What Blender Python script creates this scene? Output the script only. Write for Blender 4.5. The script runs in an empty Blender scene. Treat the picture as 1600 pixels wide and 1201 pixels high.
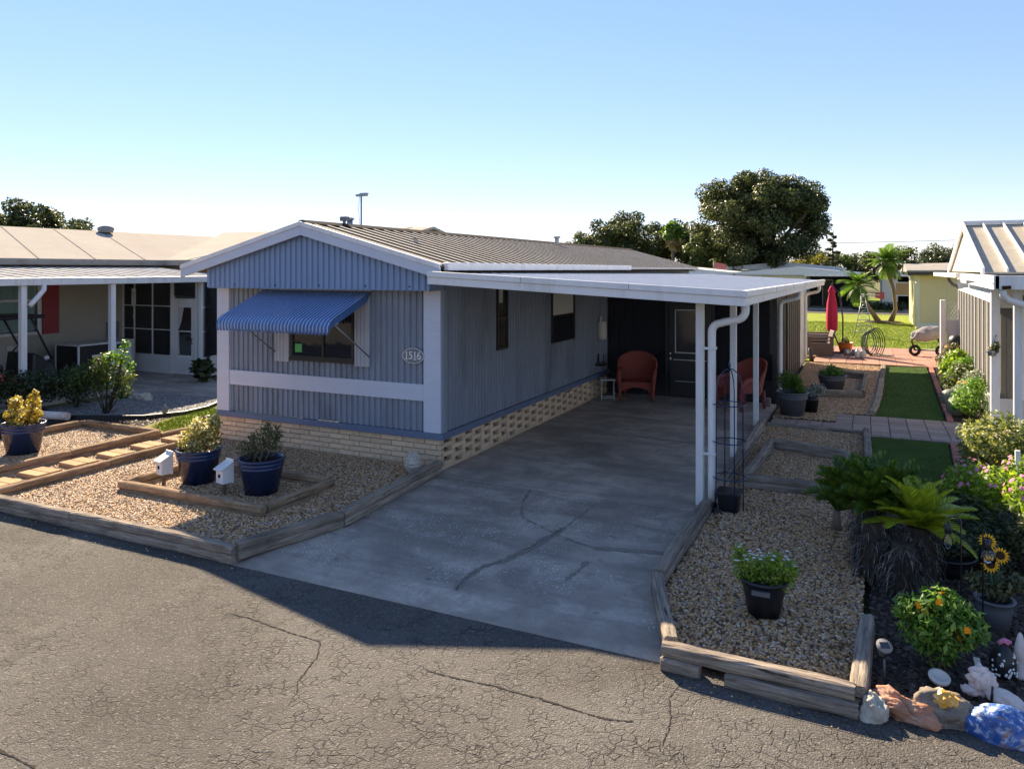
import bpy, bmesh, math, random
import numpy as np
from mathutils import Vector, Matrix, noise

R = math.radians
scene = bpy.context.scene
COL = scene.collection

# ------------------------------------------------------------------ camera, sky, sun, exposure
cam_d = bpy.data.cameras.new('camera')
cam = bpy.data.objects.new('camera', cam_d)
COL.objects.link(cam)
cam.location = (5.48, -9.20, 2.90)
cam.rotation_euler = (R(90), 0, R(25.35))
cam_d.sensor_width = 36
cam_d.lens = 26.21
cam_d.shift_y = -0.1122
cam_d.clip_start = 0.05
cam_d.clip_end = 2000
scene.camera = cam

SUN_EL = 32.0
SUN_DIR = Vector((-0.72, 0.69, 0)).normalized() * math.cos(R(SUN_EL)) + Vector((0, 0, math.sin(R(SUN_EL))))
world = bpy.data.worlds.new('World')
scene.world = world
world.use_nodes = True
wn = world.node_tree
sky = wn.nodes.new('ShaderNodeTexSky')
sky.sky_type = 'NISHITA'
sky.sun_disc = False
sky.sun_elevation = R(SUN_EL)
sky.sun_rotation = math.atan2(SUN_DIR.x, SUN_DIR.y)
sky.air_density = 1.0
sky.dust_density = 0.0
sky.ozone_density = 4.0
bg = wn.nodes['Background']
tone = wn.nodes.new('ShaderNodeGamma')          # one even tone curve for the whole sky
tone.inputs[1].default_value = 0.58
wn.links.new(sky.outputs[0], tone.inputs[0])
hue = wn.nodes.new('ShaderNodeHueSaturation')
hue.inputs['Saturation'].default_value = 1.28
wn.links.new(tone.outputs[0], hue.inputs['Color'])
wb = wn.nodes.new('ShaderNodeMix'); wb.data_type = 'RGBA'; wb.blend_type = 'MULTIPLY'
wb.inputs[0].default_value = 1.0
wb.inputs[7].default_value = (0.97, 0.90, 1.04, 1)      # white balance of the whole sky
wn.links.new(hue.outputs[0], wb.inputs[6])
wn.links.new(wb.outputs[2], bg.inputs[0])
bg.inputs[1].default_value = 0.081
sun_d = bpy.data.lights.new('sun', 'SUN')
sun_d.energy = 3.4
sun_d.angle = R(0.53)
sun_d.color = (1.0, 0.83, 0.60)
sun = bpy.data.objects.new('sun', sun_d)
COL.objects.link(sun)
sun.rotation_euler = SUN_DIR.to_track_quat('Z', 'Y').to_euler()
sun.location = (0, 0, 60)
vs = scene.view_settings
vs.view_transform = 'Standard'
vs.look = 'None'
vs.gamma = 1
vs.use_curve_mapping = False
vs.exposure = 2.25

# ------------------------------------------------------------------ helpers
def lin(r, g, b):
    def f(c):
        c /= 255.0
        return c / 12.92 if c <= .04045 else ((c + .055) / 1.055) ** 2.4
    return (f(r), f(g), f(b), 1)

def sc(c, k): return (c[0] * k, c[1] * k, c[2] * k, 1)

class NT:
    def __init__(s, name):
        s.m = bpy.data.materials.new(name)
        s.m.use_nodes = True
        s.t = s.m.node_tree
        s.b = s.t.nodes['Principled BSDF']
    def n(s, typ, **kw):
        x = s.t.nodes.new(typ)
        for k, v in kw.items():
            if k.startswith('i_'):
                key = k[2:]
                x.inputs[int(key) if key.isdigit() else key.replace('_', ' ')].default_value = v
            else: setattr(x, k, v)
        return x
    def l(s, a, b): s.t.links.new(a, b)
    def ramp(s, fac, stops, interp='LINEAR'):
        r = s.n('ShaderNodeValToRGB')
        r.color_ramp.interpolation = interp
        e = r.color_ramp.elements
        while len(e) > 1: e.remove(e[-1])
        e[0].position, e[0].color = stops[0]
        for p, c in stops[1:]:
            k = e.new(p); k.color = c
        if fac is not None: s.l(fac, r.inputs[0])
        return r.outputs[0]
    def noise(s, vec, scale, detail=4, rough=.6, dist=0):
        k = s.n('ShaderNodeTexNoise')
        k.inputs['Scale'].default_value = scale
        k.inputs['Detail'].default_value = detail
        k.inputs['Roughness'].default_value = rough
        k.inputs['Distortion'].default_value = dist
        if vec is not None: s.l(vec, k.inputs['Vector'])
        return k.outputs[0]
    def mix(s, fac, a, b, mode='MIX'):
        k = s.n('ShaderNodeMix', data_type='RGBA', blend_type=mode)
        for v, i in ((fac, 0), (a, 6), (b, 7)):
            if hasattr(v, 'links'): s.l(v, k.inputs[i])
            else: k.inputs[i].default_value = v
        return k.outputs[2]
    def math(s, op, a, b=0.0, c=0.0):
        k = s.n('ShaderNodeMath', operation=op)
        for v, i in ((a, 0), (b, 1), (c, 2)):
            if hasattr(v, 'links'): s.l(v, k.inputs[i])
            else: k.inputs[i].default_value = v
        return k.outputs[0]
    def obj(s): return s.n('ShaderNodeTexCoord').outputs['Object']
    def pos(s): return s.n('ShaderNodeNewGeometry').outputs['Position']
    def bump(s, h, strength=.3, dist=.01):
        k = s.n('ShaderNodeBump')
        k.inputs['Strength'].default_value = strength
        k.inputs['Distance'].default_value = dist
        s.l(h, k.inputs['Height'])
        s.l(k.outputs[0], s.b.inputs['Normal'])
        return k
    def scale(s, vec, x, y, z):
        k = s.n('ShaderNodeMapping')
        k.inputs['Scale'].default_value = (x, y, z)
        s.l(vec, k.inputs['Vector'])
        return k.outputs[0]

M = {}
def mat(name, c, rough=.6, var=.14, scale=3.0, bump=.15, bs=80, metal=0, spec=.4, rnd=.0, stretch=None, dirt=None, dirt_amt=.5, dirt_scale=1.2):
    """plain paint, plastic, wood, stone: base colour with two octaves of mottling, wear and fine relief"""
    t = NT(name)
    v = t.pos() if rnd == 0 else t.obj()
    if stretch: v = t.scale(v, *stretch)
    n1 = t.noise(v, scale, 5, .65)
    n2 = t.noise(v, scale * 9, 3, .6)
    k = t.math('ADD', t.math('MULTIPLY', n1, .65), t.math('MULTIPLY', n2, .35))
    cc = t.ramp(k, [(.3, sc(c, 1 - var)), (.5, c), (.7, sc(c, 1 + var))])
    if rnd:
        oi = t.n('ShaderNodeObjectInfo')
        f = t.math('ADD', t.math('MULTIPLY', oi.outputs['Random'], 2 * rnd), 1 - rnd)
        cb = t.n('ShaderNodeCombineColor')
        for i in range(3): t.l(f, cb.inputs[i])
        cc = t.mix(1.0, cc, cb.outputs[0], 'MULTIPLY')
    if dirt:
        d = t.noise(v, dirt_scale, 6, .7, .3)
        dm = t.ramp(d, [(.48, (0, 0, 0, 1)), (.68, (1, 1, 1, 1))])
        cc = t.mix(t.math('MULTIPLY', dm, dirt_amt), cc, dirt)
    t.l(cc, t.b.inputs['Base Color'])
    t.b.inputs['Roughness'].default_value = rough
    t.b.inputs['Metallic'].default_value = metal
    t.b.inputs['Specular IOR Level'].default_value = spec if rough < .56 else spec * .25
    if bump: t.bump(t.noise(v, bs, 4, .7), bump, .006)
    M[name] = t.m
    return t.m

def leafmat(name, stops, trans=.35, rough=.5):
    t = NT(name)
    g = t.n('ShaderNodeNewGeometry')
    c = t.ramp(g.outputs['Random Per Island'], stops)
    t.l(c, t.b.inputs['Base Color'])
    t.b.inputs['Roughness'].default_value = rough
    t.b.inputs['Specular IOR Level'].default_value = .35
    tr = t.n('ShaderNodeBsdfTranslucent')
    t.l(t.mix(1.0, c, (1.15, 1.2, .6, 1), 'MULTIPLY'), tr.inputs[0])
    mx = t.n('ShaderNodeMixShader')
    mx.inputs[0].default_value = trans
    t.l(t.b.outputs[0], mx.inputs[1]); t.l(tr.outputs[0], mx.inputs[2])
    t.l(mx.outputs[0], t.t.nodes['Material Output'].inputs[0])
    M[name] = t.m
    return t.m

class MB:
    def __init__(s): s.v = []; s.f = []; s.sm = []
    def add(s, vs_, fs, smooth=False):
        o = len(s.v)
        s.v += [tuple(v) for v in vs_]
        for f in fs:
            s.f.append(tuple(i + o for i in f)); s.sm.append(smooth)
        return s
    def hexa(s, p):
        return s.add(p, [(3, 2, 1, 0), (4, 5, 6, 7), (0, 1, 5, 4), (1, 2, 6, 5), (2, 3, 7, 6), (3, 0, 4, 7)])
    def box(s, x0, x1, y0, y1, z0, z1):
        return s.hexa([(x0, y0, z0), (x1, y0, z0), (x1, y1, z0), (x0, y1, z0), (x0, y0, z1), (x1, y0, z1), (x1, y1, z1), (x0, y1, z1)])
    def bar(s, p, q, w, h, up=(0, 0, 1)):
        p, q = Vector(p), Vector(q); d = (q - p).normalized(); u = Vector(up)
        a = d.cross(u)
        if a.length < 1e-4: a = d.cross(Vector((0, 1, 0)))
        a.normalize(); b = a.cross(d).normalized()
        a *= w / 2; b *= h / 2
        return s.hexa([p - a - b, p + a - b, q + a - b, q - a - b, p - a + b, p + a + b, q + a + b, q - a + b])
    def quad(s, a, b, c, d): return s.add([a, b, c, d], [(0, 1, 2, 3)])
    def tube(s, path, r, n=8, cap=True, squash=1.0):
        P = [Vector(p) for p in path]; m = len(P)
        rr = r if isinstance(r, (list, tuple)) else [r] * m
        T = []
        for i in range(m):
            t = P[min(i + 1, m - 1)] - P[max(i - 1, 0)]
            T.append(t.normalized() if t.length > 1e-9 else Vector((0, 0, 1)))
        a = T[0].orthogonal().normalized()
        vs_ = []
        for i in range(m):
            a = (a - T[i] * a.dot(T[i]))
            if a.length < 1e-5: a = T[i].orthogonal()
            a.normalize(); b = T[i].cross(a)
            for k in range(n):
                th = 2 * math.pi * k / n
                vs_.append(P[i] + (a * math.cos(th) + b * math.sin(th) * squash) * rr[i])
        fs = [(i * n + k, i * n + (k + 1) % n, (i + 1) * n + (k + 1) % n, (i + 1) * n + k) for i in range(m - 1) for k in range(n)]
        s.add(vs_, fs, True)
        if cap:
            o = len(s.v) - len(vs_)
            s.f.append(tuple(o + k for k in reversed(range(n)))); s.sm.append(False)
            s.f.append(tuple(o + (m - 1) * n + k for k in range(n))); s.sm.append(False)
        return s
    def lathe(s, prof, c=(0, 0, 0), n=28, wob=None):
        vs_ = []
        for r, z in prof:
            for k in range(n):
                th = 2 * math.pi * k / n
                q = r * (1 + (wob(th, z) if wob else 0))
                vs_.append((c[0] + q * math.cos(th), c[1] + q * math.sin(th), c[2] + z))
        m = len(prof)
        fs = [(i * n + k, i * n + (k + 1) % n, (i + 1) * n + (k + 1) % n, (i + 1) * n + k) for i in range(m - 1) for k in range(n)]
        s.add(vs_, fs, True)
        return s
    def disc(s, c, r, n=24, rx=None):
        vs_ = [(c[0] + r * math.cos(2 * math.pi * k / n), c[1] + (rx or r) * math.sin(2 * math.pi * k / n), c[2]) for k in range(n)]
        return s.add(vs_, [tuple(range(n))])
    def prism(s, poly, z0, z1):
        n = len(poly)
        vs_ = [(x, y, z0) for x, y in poly] + [(x, y, z1) for x, y in poly]
        fs = [tuple(reversed(range(n))), tuple(range(n, 2 * n))] + [(k, (k + 1) % n, n + (k + 1) % n, n + k) for k in range(n)]
        return s.add(vs_, fs)
    def mesh(s, name):
        me = bpy.data.meshes.new(name)
        me.from_pydata(s.v, [], s.f)
        me.polygons.foreach_set('use_smooth', s.sm)
        bm = bmesh.new(); bm.from_mesh(me)
        bmesh.ops.recalc_face_normals(bm, faces=bm.faces)
        bm.to_mesh(me); bm.free()
        return me
    def build(s, name, m, parent=None, loc=(0, 0, 0), bevel=0, rz=0, seg=2):
        return obj(name, s.mesh(name), m, parent, loc, bevel, rz, seg)

def obj(name, me, m, parent=None, loc=(0, 0, 0), bevel=0, rz=0, seg=2):
    if m is not None and not me.materials: me.materials.append(M[m] if isinstance(m, str) else m)
    o = bpy.data.objects.new(name, me)
    COL.objects.link(o)
    o.location = loc
    if rz: o.rotation_euler = (0, 0, rz)
    if parent: o.parent = parent
    if bevel:
        b = o.modifiers.new('bevel', 'BEVEL'); b.width = bevel; b.segments = seg; b.limit_method = 'ANGLE'
    return o

def tag(o, label, cat, group=None):
    o['label'] = label; o['category'] = cat
    if group: o['group'] = group
    return o
def thing(name, label, cat, loc=(0, 0, 0), rz=0, group=None):
    o = bpy.data.objects.new(name, None)
    o.empty_display_size = .1
    COL.objects.link(o)
    o.location = loc; o.rotation_euler = (0, 0, rz)
    return tag(o, label, cat, group)
def struct(o): o['kind'] = 'structure'; return o
def stuff(o): o['kind'] = 'stuff'; return o
def copy_tree(o, parent=None):
    c = o.copy(); COL.objects.link(c)
    if parent: c.parent = parent
    for ch in [x for x in bpy.data.objects if x.parent == o]: copy_tree(ch, c)
    return c

def corr(mb, p0, du, nrm, L, z0, z1, pitch=.105, depth=.024, extra=()):
    """ribbed metal sheet: z0,z1 numbers or functions of u"""
    f0 = z0 if callable(z0) else (lambda u: z0)
    f1 = z1 if callable(z1) else (lambda u: z1)
    us = []
    k = 0
    while k * pitch < L:
        b = k * pitch
        for fr, h in ((0, 0), (.50, 0), (.60, 1), (.90, 1)):
            u = b + fr * pitch
            if u < L: us.append((u, h))
        k += 1
    us.append((L, 0))
    for e in extra: us.append((e, 0))
    us.sort()
    p0, du, nrm = Vector(p0), Vector(du), Vector(nrm)
    vs_ = []
    for u, h in us:
        b = p0 + du * u - nrm * (h * depth)
        vs_ += [(b.x, b.y, f0(u)), (b.x, b.y, f1(u))]
    mb.add(vs_, [(2 * i, 2 * i + 2, 2 * i + 3, 2 * i + 1) for i in range(len(us) - 1)])

# ---------- foliage
def leaf_mesh(name, blobs, n, size, seed=1, aspect=.5, up=.35, shell=.45, fold=.12, droop=0., zmin=None):
    rg = np.random.default_rng(seed)
    B = np.array(blobs, float)
    w = (B[:, 3] * B[:, 4] * B[:, 5]) ** .7
    idx = rg.choice(len(B), n, p=w / w.sum())
    d = rg.normal(size=(n, 3)); d /= np.linalg.norm(d, axis=1)[:, None]
    rad = rg.random(n) ** shell
    c = B[idx, :3] + d * B[idx, 3:6] * rad[:, None]
    if zmin is not None: c[:, 2] = np.maximum(c[:, 2], zmin + .02 * rg.random(n))
    nr = d * .7 + rg.normal(size=(n, 3)) * .6 + np.array([0, 0, up])
    nr /= np.linalg.norm(nr, axis=1)[:, None]
    t = rg.normal(size=(n, 3)) + d * .6 - np.array([0, 0, droop])
    t -= nr * (t * nr).sum(1)[:, None]; t /= np.linalg.norm(t, axis=1)[:, None]
    s = np.cross(nr, t)
    L = size * (.65 + .7 * rg.random(n))[:, None]; W = L * aspect * .5
    v = np.empty((n, 4, 3))
    v[:, 0] = c - t * L * .5
    v[:, 1] = c + s * W - nr * L * fold
    v[:, 2] = c + t * L * .5 - nr * L * fold * .6
    v[:, 3] = c - s * W - nr * L * fold
    me = bpy.data.meshes.new(name)
    me.vertices.add(4 * n); me.vertices.foreach_set('co', v.reshape(-1))
    me.loops.add(4 * n); me.loops.foreach_set('vertex_index', np.arange(4 * n, dtype=np.int32))
    me.polygons.add(n)
    me.polygons.foreach_set('loop_start', np.arange(0, 4 * n, 4, dtype=np.int32))
    me.polygons.foreach_set('loop_total', np.full(n, 4, dtype=np.int32))
    me.update(); me.validate()
    return me

def leaves(name, m, parent, blobs, n, size, loc=(0, 0, 0), **kw):
    return obj(name, leaf_mesh(name, blobs, n, size, **kw), m, parent, loc)

def stems(parent, m, tips, r=.012, base=(0, 0, 0), spread=.03, seed=3, name='stem'):
    rd = random.Random(seed); mb = MB()
    for t in tips:
        b = Vector(base) + Vector((rd.uniform(-spread, spread), rd.uniform(-spread, spread), 0))
        t = Vector(t); mid = b.lerp(t, .5) + Vector((rd.uniform(-.05, .05), rd.uniform(-.05, .05), .03)) * (t - b).length
        mb.tube([b, mid, t], [r, r * .75, r * .35], 5)
    return mb.build(name, m, parent)

def rnd_blobs(rd, n, R3, c, rmin, rmax, flat=1.0, bias=.6):
    out = []
    for _ in range(n):
        d = Vector((rd.gauss(0, 1), rd.gauss(0, 1), rd.gauss(0, 1))).normalized()
        k = rd.random() ** bias
        r = rd.uniform(rmin, rmax)
        out.append((c[0] + d.x * R3[0] * k, c[1] + d.y * R3[1] * k, c[2] + d.z * R3[2] * k, r, r, r * flat))
    return out

def tree(name, label, loc, c, R3, nb, rr, nl, leaf, m, seed, trunk_r=.3, bark='bark', cat='tree', group=None, bias=.55):
    rd = random.Random(seed)
    t = thing(name, label, cat, loc, 0, group)
    bl = rnd_blobs(rd, nb, R3, c, rr[0], rr[1], .8, bias)
    leaves('crown', m, t, bl, nl, leaf, seed=seed, shell=.35)
    mb = MB()
    fork = Vector((0, 0, max(.5, (c[2] - R3[2]) * .85)))
    mb.tube([(0, 0, -.1), (0.02, 0, fork.z * .5), fork], [trunk_r * 1.3, trunk_r, trunk_r * .9], 9)
    for b in rd.sample(bl, min(len(bl), 14)):
        e = Vector(b[:3]); mid = fork.lerp(e, .5) + Vector((0, 0, .06 * (e - fork).length))
        mb.tube([fork - Vector((0, 0, .1)), mid, e], [trunk_r * .55, trunk_r * .32, trunk_r * .1], 6)
    mb.build('trunk', bark, t)
    return t

def frond_mesh(name, L, curve, leaf_len, pairs, width, droop=.2, stemfrac=.12, vee=.45):
    """pinnate frond along +x, starting horizontally, arching by `curve` radians"""
    mb = MB(); pts = []; n = 12
    x = z = 0; a = 0
    for i in range(n + 1):
        pts.append(Vector((x, 0, z)))
        a = -curve * (i / n)
        x += math.cos(a) * L / n; z += math.sin(a) * L / n
    mb.tube(pts, [.012 * L / .8 * (1 - .8 * i / n) for i in range(n + 1)], 5)
    for k in range(pairs):
        f = stemfrac + (1 - stemfrac) * k / (pairs - 1)
        i = min(int(f * n), n - 1); q = pts[i].lerp(pts[i + 1], f * n - i)
        T = (pts[i + 1] - pts[i]).normalized(); N = Vector((-T.z, 0, T.x))
        ll = leaf_len * (math.sin(math.pi * min(1, .18 + f * .82)) ** .6) * (1 if f < .98 else .6)
        for sg in (-1, 1):
            D = (T * (.55 + .5 * f) + Vector((0, sg, 0)) + N * vee).normalized()
            tip = q + D * ll - Vector((0, 0, droop * ll))
            md = q + D * ll * .5
            w = T * width
            mb.add([q - w * .5, q + w * .5, md + w * .55, tip, md - w * .55], [(0, 1, 2, 4), (4, 2, 3)])
    return mb.mesh(name)

# ---------- scattered pebbles, mulch and grass (geometry nodes, one object each)
def gn_scatter(o, kind, density, smin, smax, m, seed=1, flat=.65):
    ng = bpy.data.node_groups.new('scatter', 'GeometryNodeTree')
    ng.interface.new_socket('Geometry', in_out='INPUT', socket_type='NodeSocketGeometry')
    ng.interface.new_socket('Geometry', in_out='OUTPUT', socket_type='NodeSocketGeometry')
    N = ng.nodes; Lk = ng.links
    gi = N.new('NodeGroupInput'); go = N.new('NodeGroupOutput')
    dp = N.new('GeometryNodeDistributePointsOnFaces')
    dp.inputs['Density'].default_value = density
    dp.inputs['Seed'].default_value = seed
    Lk.new(gi.outputs[0], dp.inputs[0])
    ip = N.new('GeometryNodeInstanceOnPoints')
    Lk.new(dp.outputs[0], ip.inputs['Points'])
    rr = N.new('FunctionNodeRandomValue'); rr.data_type = 'FLOAT_VECTOR'
    rs = N.new('FunctionNodeRandomValue'); rs.data_type = 'FLOAT_VECTOR'
    rs.inputs['Seed'].default_value = 5
    if kind == 'pebble':
        ic = N.new('GeometryNodeMeshIcoSphere'); ic.inputs['Radius'].default_value = 1; ic.inputs['Subdivisions'].default_value = 2
        sp = N.new('GeometryNodeSetPosition'); nt = N.new('ShaderNodeTexNoise')
        nt.inputs['Scale'].default_value = 1.1
        vm = N.new('ShaderNodeVectorMath'); vm.operation = 'SUBTRACT'; vm.inputs[1].default_value = (.5, .5, .5)
        vm2 = N.new('ShaderNodeVectorMath'); vm2.operation = 'SCALE'; vm2.inputs['Scale'].default_value = 1.1
        Lk.new(nt.outputs['Color'], vm.inputs[0]); Lk.new(vm.outputs[0], vm2.inputs[0])
        Lk.new(ic.outputs[0], sp.inputs['Geometry']); Lk.new(vm2.outputs[0], sp.inputs['Offset'])
        src = sp.outputs[0]
        rr.inputs['Min'].default_value = (-.6, -.6, 0); rr.inputs['Max'].default_value = (.6, .6, 6.28)
        rs.inputs['Min'].default_value = (smin, smin, smin * flat); rs.inputs['Max'].default_value = (smax, smax * .8, smax * flat)
    else:
        co = N.new('GeometryNodeMeshCone')
        co.inputs['Vertices'].default_value = 3
        co.inputs['Radius Bottom'].default_value = .12
        co.inputs['Depth'].default_value = 1
        src = co.outputs[0]
        t = .5 if kind == 'grass' else 1.4
        rr.inputs['Min'].default_value = (-t, -t, 0); rr.inputs['Max'].default_value = (t, t, 6.28)
        rs.inputs['Min'].default_value = (smin, smin, smin); rs.inputs['Max'].default_value = (smax, smax, smax)
    Lk.new(rr.outputs[0], ip.inputs['Rotation']); Lk.new(rs.outputs[0], ip.inputs['Scale'])
    sm = N.new('GeometryNodeSetMaterial'); sm.inputs['Material'].default_value = M[m]
    Lk.new(src, sm.inputs[0]); Lk.new(sm.outputs[0], ip.inputs['Instance'])
    jg = N.new('GeometryNodeJoinGeometry')
    Lk.new(gi.outputs[0], jg.inputs[0]); Lk.new(ip.outputs[0], jg.inputs[0])
    Lk.new(jg.outputs[0], go.inputs[0])
    md = o.modifiers.new('scatter', 'NODES'); md.node_group = ng
    return o

def sheet(name, poly, z, m, kind='structure', thick=0):
    mb = MB()
    if thick: mb.prism(poly, z - thick, z)
    else: mb.add([(x, y, z) for x, y in poly], [tuple(range(len(poly)))])
    o = mb.build(name, m)
    o['kind'] = kind
    return o
def rect(x0, x1, y0, y1): return [(x0, y0), (x1, y0), (x1, y1), (x0, y1)]

def ribbon(name, pts, w, z, m, parent, seed=0, jit=.4, sub=8):
    """thin sealed or open crack lying on a slab"""
    rd = random.Random(seed); P = []
    for a, b in zip(pts[:-1], pts[1:]):
        L = math.dist(a, b)
        for k in range(sub):
            f = k / sub
            P.append(Vector((a[0] + (b[0] - a[0]) * f + rd.uniform(-1, 1) * L * .022, a[1] + (b[1] - a[1]) * f + rd.uniform(-1, 1) * L * .022, 0)))
    P.append(Vector((*pts[-1], 0)))
    vs_ = []
    for i, p in enumerate(P):
        t = (P[min(i + 1, len(P) - 1)] - P[max(i - 1, 0)]).normalized(); n = Vector((-t.y, t.x, 0))
        ww = w * (1 + rd.uniform(-jit, jit)) * (.25 if i in (0, len(P) - 1) else 1) / 2
        vs_ += [(p.x + n.x * ww, p.y + n.y * ww, z), (p.x - n.x * ww, p.y - n.y * ww, z)]
    mb = MB().add(vs_, [(2 * i, 2 * i + 1, 2 * i + 3, 2 * i + 2) for i in range(len(P) - 1)])
    return mb.build(name, m, parent)

def timber(parent, a, b, z, w=.11, h=.085, m='timber', seed=0, name='timber'):
    """weathered landscape timber from a to b, underside at z (coordinates local to parent), grain along its own x axis"""
    rd = random.Random(seed * 7 + 1)
    L = math.dist(a, b)
    prof = [(-.5, .25), (-.5, .70), (-.44, .90), (-.3, 1), (-.05, 1.02), (.05, .97), (.3, 1), (.44, .90), (.5, .70), (.5, .25), (.4, .02), (-.4, .02)]
    n = max(6, int(L / .11)); vs_ = []
    bow = rd.uniform(-.012, .012); sag = rd.uniform(-.004, .004); ph = rd.uniform(0, 9)
    for i in range(n + 1):
        f = i / n
        e = .92 if i in (0, n) else (.99 + .02 * rd.random())
        cy = bow * math.sin(f * math.pi) + .004 * math.sin(f * L * 5 + ph); cz = sag * math.sin(f * math.pi * 2)
        for u, v in prof:
            vs_.append((L * f + (rd.uniform(-.006, .006) if i in (0, n) else 0), cy + u * w * e + rd.uniform(-.0025, .0025), v * h * e + cz + rd.uniform(-.003, .003)))
    k = len(prof)
    fs = [(i * k + j, i * k + (j + 1) % k, (i + 1) * k + (j + 1) % k, (i + 1) * k + j) for i in range(n) for j in range(k)]
    fs += [tuple(range(k)), tuple(n * k + j for j in reversed(range(k)))]
    return MB().add(vs_, fs).build(name, m, parent, (a[0], a[1], z), 0, math.atan2(b[1] - a[1], b[0] - a[0]))

def rock(name, m, loc, r, seed, label, cat='rock', ang=0, rz=0, group=None, rough=.35, bot=.25):
    bm = bmesh.new(); bmesh.ops.create_icosphere(bm, subdivisions=5, radius=1)
    off = Vector((seed * 3.1, seed * 1.7, seed * .9))
    for v in bm.verts:
        d = v.co.normalized()
        k = 1 + rough * noise.noise(d * 1.3 + off) + rough * .5 * noise.noise(d * 3.1 + off) - rough * .3 * abs(noise.noise(d * 5.5 + off)) + rough * .16 * noise.noise(d * 12 + off)
        v.co = Vector((d.x * r[0], d.y * r[1], d.z * r[2])) * k
        if v.co.z < -r[2] * bot: v.co.z = -r[2] * bot + (v.co.z + r[2] * bot) * .1
        v.co.z += r[2] * bot
    me = bpy.data.meshes.new(name); bm.to_mesh(me); bm.free()
    me.polygons.foreach_set('use_smooth', [True] * len(me.polygons))
    o = obj(name, me, m, None, loc, rz=rz)
    return tag(o, label, cat, group)

def text_mesh(txt, size, depth=.004, shear=0):
    cu = bpy.data.curves.new('txt', 'FONT'); cu.body = txt; cu.size = size; cu.extrude = depth
    cu.align_x = 'CENTER'; cu.align_y = 'CENTER'; cu.offset = size * .012; cu.space_character = .95
    o = bpy.data.objects.new('txt', cu); COL.objects.link(o)
    dg = bpy.context.evaluated_depsgraph_get()
    me = bpy.data.meshes.new_from_object(o.evaluated_get(dg))
    bpy.data.objects.remove(o); bpy.data.curves.remove(cu)
    return me

# ------------------------------------------------------------------ materials
mat('siding_blue', (.245, .275, .325, 1), .45, .10, 1.3, .06, 30, stretch=(1, 1, .25), dirt=(.13, .14, .155, 1), dirt_amt=.7)
mat('gable_blue', (.22, .30, .44, 1), .42, .08, 1.5, .05, 30, stretch=(1, 1, .25))
mat('trim_blue', (.58, .60, .665, 1), .5, .07, 2.0, .08, 40, stretch=(.4, .4, 3))
mat('skirt_blue', (.13, .17, .25, 1), .5, .1, 2.0, .08, 40)
mat('barge_white', (.55, .58, .65, 1), .45, .06, 1.5, .05, 40)
mat('white_paint', (.76, .75, .73, 1), .4, .05, 1.5, .04, 40, stretch=(2.5, 2.5, .35), dirt=(.42, .38, .31, 1), dirt_amt=.4, dirt_scale=1.6)
mat('white_panel', (.68, .68, .67, 1), .45, .05, 1.2, .05, 40, dirt=(.4, .38, .33, 1), dirt_amt=.25)
mat('off_white', (.60, .57, .50, 1), .55, .06, 1.5, .06, 40)
mat('awning_blue', (.075, .15, .32, 1), .38, .14, 2.0, .05, 30)
mat('awning_light', (.27, .38, .60, 1), .4, .1, 2.0, .05, 30)
mat('shutter_grey', (.42, .43, .46, 1), .5, .08, 2.0, .08, 40)
mat('dark_bronze', (.014, .0135, .0135, 1), .4, .1, 3, .03, 40, spec=.5)
mat('black_metal', (.018, .018, .02, 1), .4, .1, 3, .03, 60, spec=.5)
mat('chrome', (.6, .6, .6, 1), .25, .05, 3, 0, 60, metal=1)
mat('grey_metal', (.32, .33, .34, 1), .4, .1, 3, .05, 60, metal=.6)
mat('brick_cream', (.70, .52, .345, 1), .85, .13, 9, .5, 70, rnd=.13, dirt=(.48, .36, .22, 1), dirt_amt=.4, dirt_scale=6)
mat('mortar', (.40, .31, .21, 1), .95, .15, 8, .4, 60)
mat('brick_red', (.36, .16, .13, 1), .85, .14, 9, .5, 70, rnd=.16)
mat('paver_tan', (.34, .265, .22, 1), .9, .13, 8, .5, 70, rnd=.16, dirt=(.2, .16, .14, 1), dirt_amt=.4, dirt_scale=4)
mat('paver_pink', (.36, .20, .15, 1), .9, .13, 5, .4, 50, rnd=.14)
mat('step_stone', (.40, .26, .14, 1), .9, .14, 8, .6, 60, rnd=.12)
mat('soil', (.035, .026, .02, 1), 1, .4, 14, .9, 45)
mat('mulch', (.030, .024, .022, 1), 1, .35, 20, .9, 45, rnd=.5)
mat('pot_blue', (.012, .026, .085, 1), .22, .15, 3, .03, 20, spec=.6)
mat('pot_black', (.012, .013, .018, 1), .35, .15, 3, .05, 40, spec=.5)
mat('pot_grey', (.105, .11, .12, 1), .5, .15, 3, .08, 40)
mat('pot_orange', (.70, .19, .03, 1), .35, .1, 3, .05, 40)
def wicker_mat():
    t = NT('wicker_red')
    o = t.obj()
    w1 = t.n('ShaderNodeTexWave', wave_type='BANDS', bands_direction='Z'); w1.inputs['Scale'].default_value = 14; t.l(o, w1.inputs[0])
    w2 = t.n('ShaderNodeTexWave', wave_type='BANDS', bands_direction='X'); w2.inputs['Scale'].default_value = 10; t.l(o, w2.inputs[0])
    w = t.math('MULTIPLY', w1.outputs['Fac'], t.math('ADD', t.math('MULTIPLY', w2.outputs['Fac'], .6), .4))
    t.l(t.ramp(w, [(.0, (.18, .035, .025, 1)), (.4, (.40, .09, .065, 1)), (1, (.52, .13, .095, 1))]), t.b.inputs['Base Color'])
    t.b.inputs['Roughness'].default_value = .55
    t.bump(w, .9, .012)
    M['wicker_red'] = t.m
wicker_mat()
mat('plastic_brown', (.12, .085, .075, 1), .5, .12, 3, .08, 60)
mat('cart_red', (.40, .05, .05, 1), .25, .08, 3, .0, 40, spec=.6)
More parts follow.
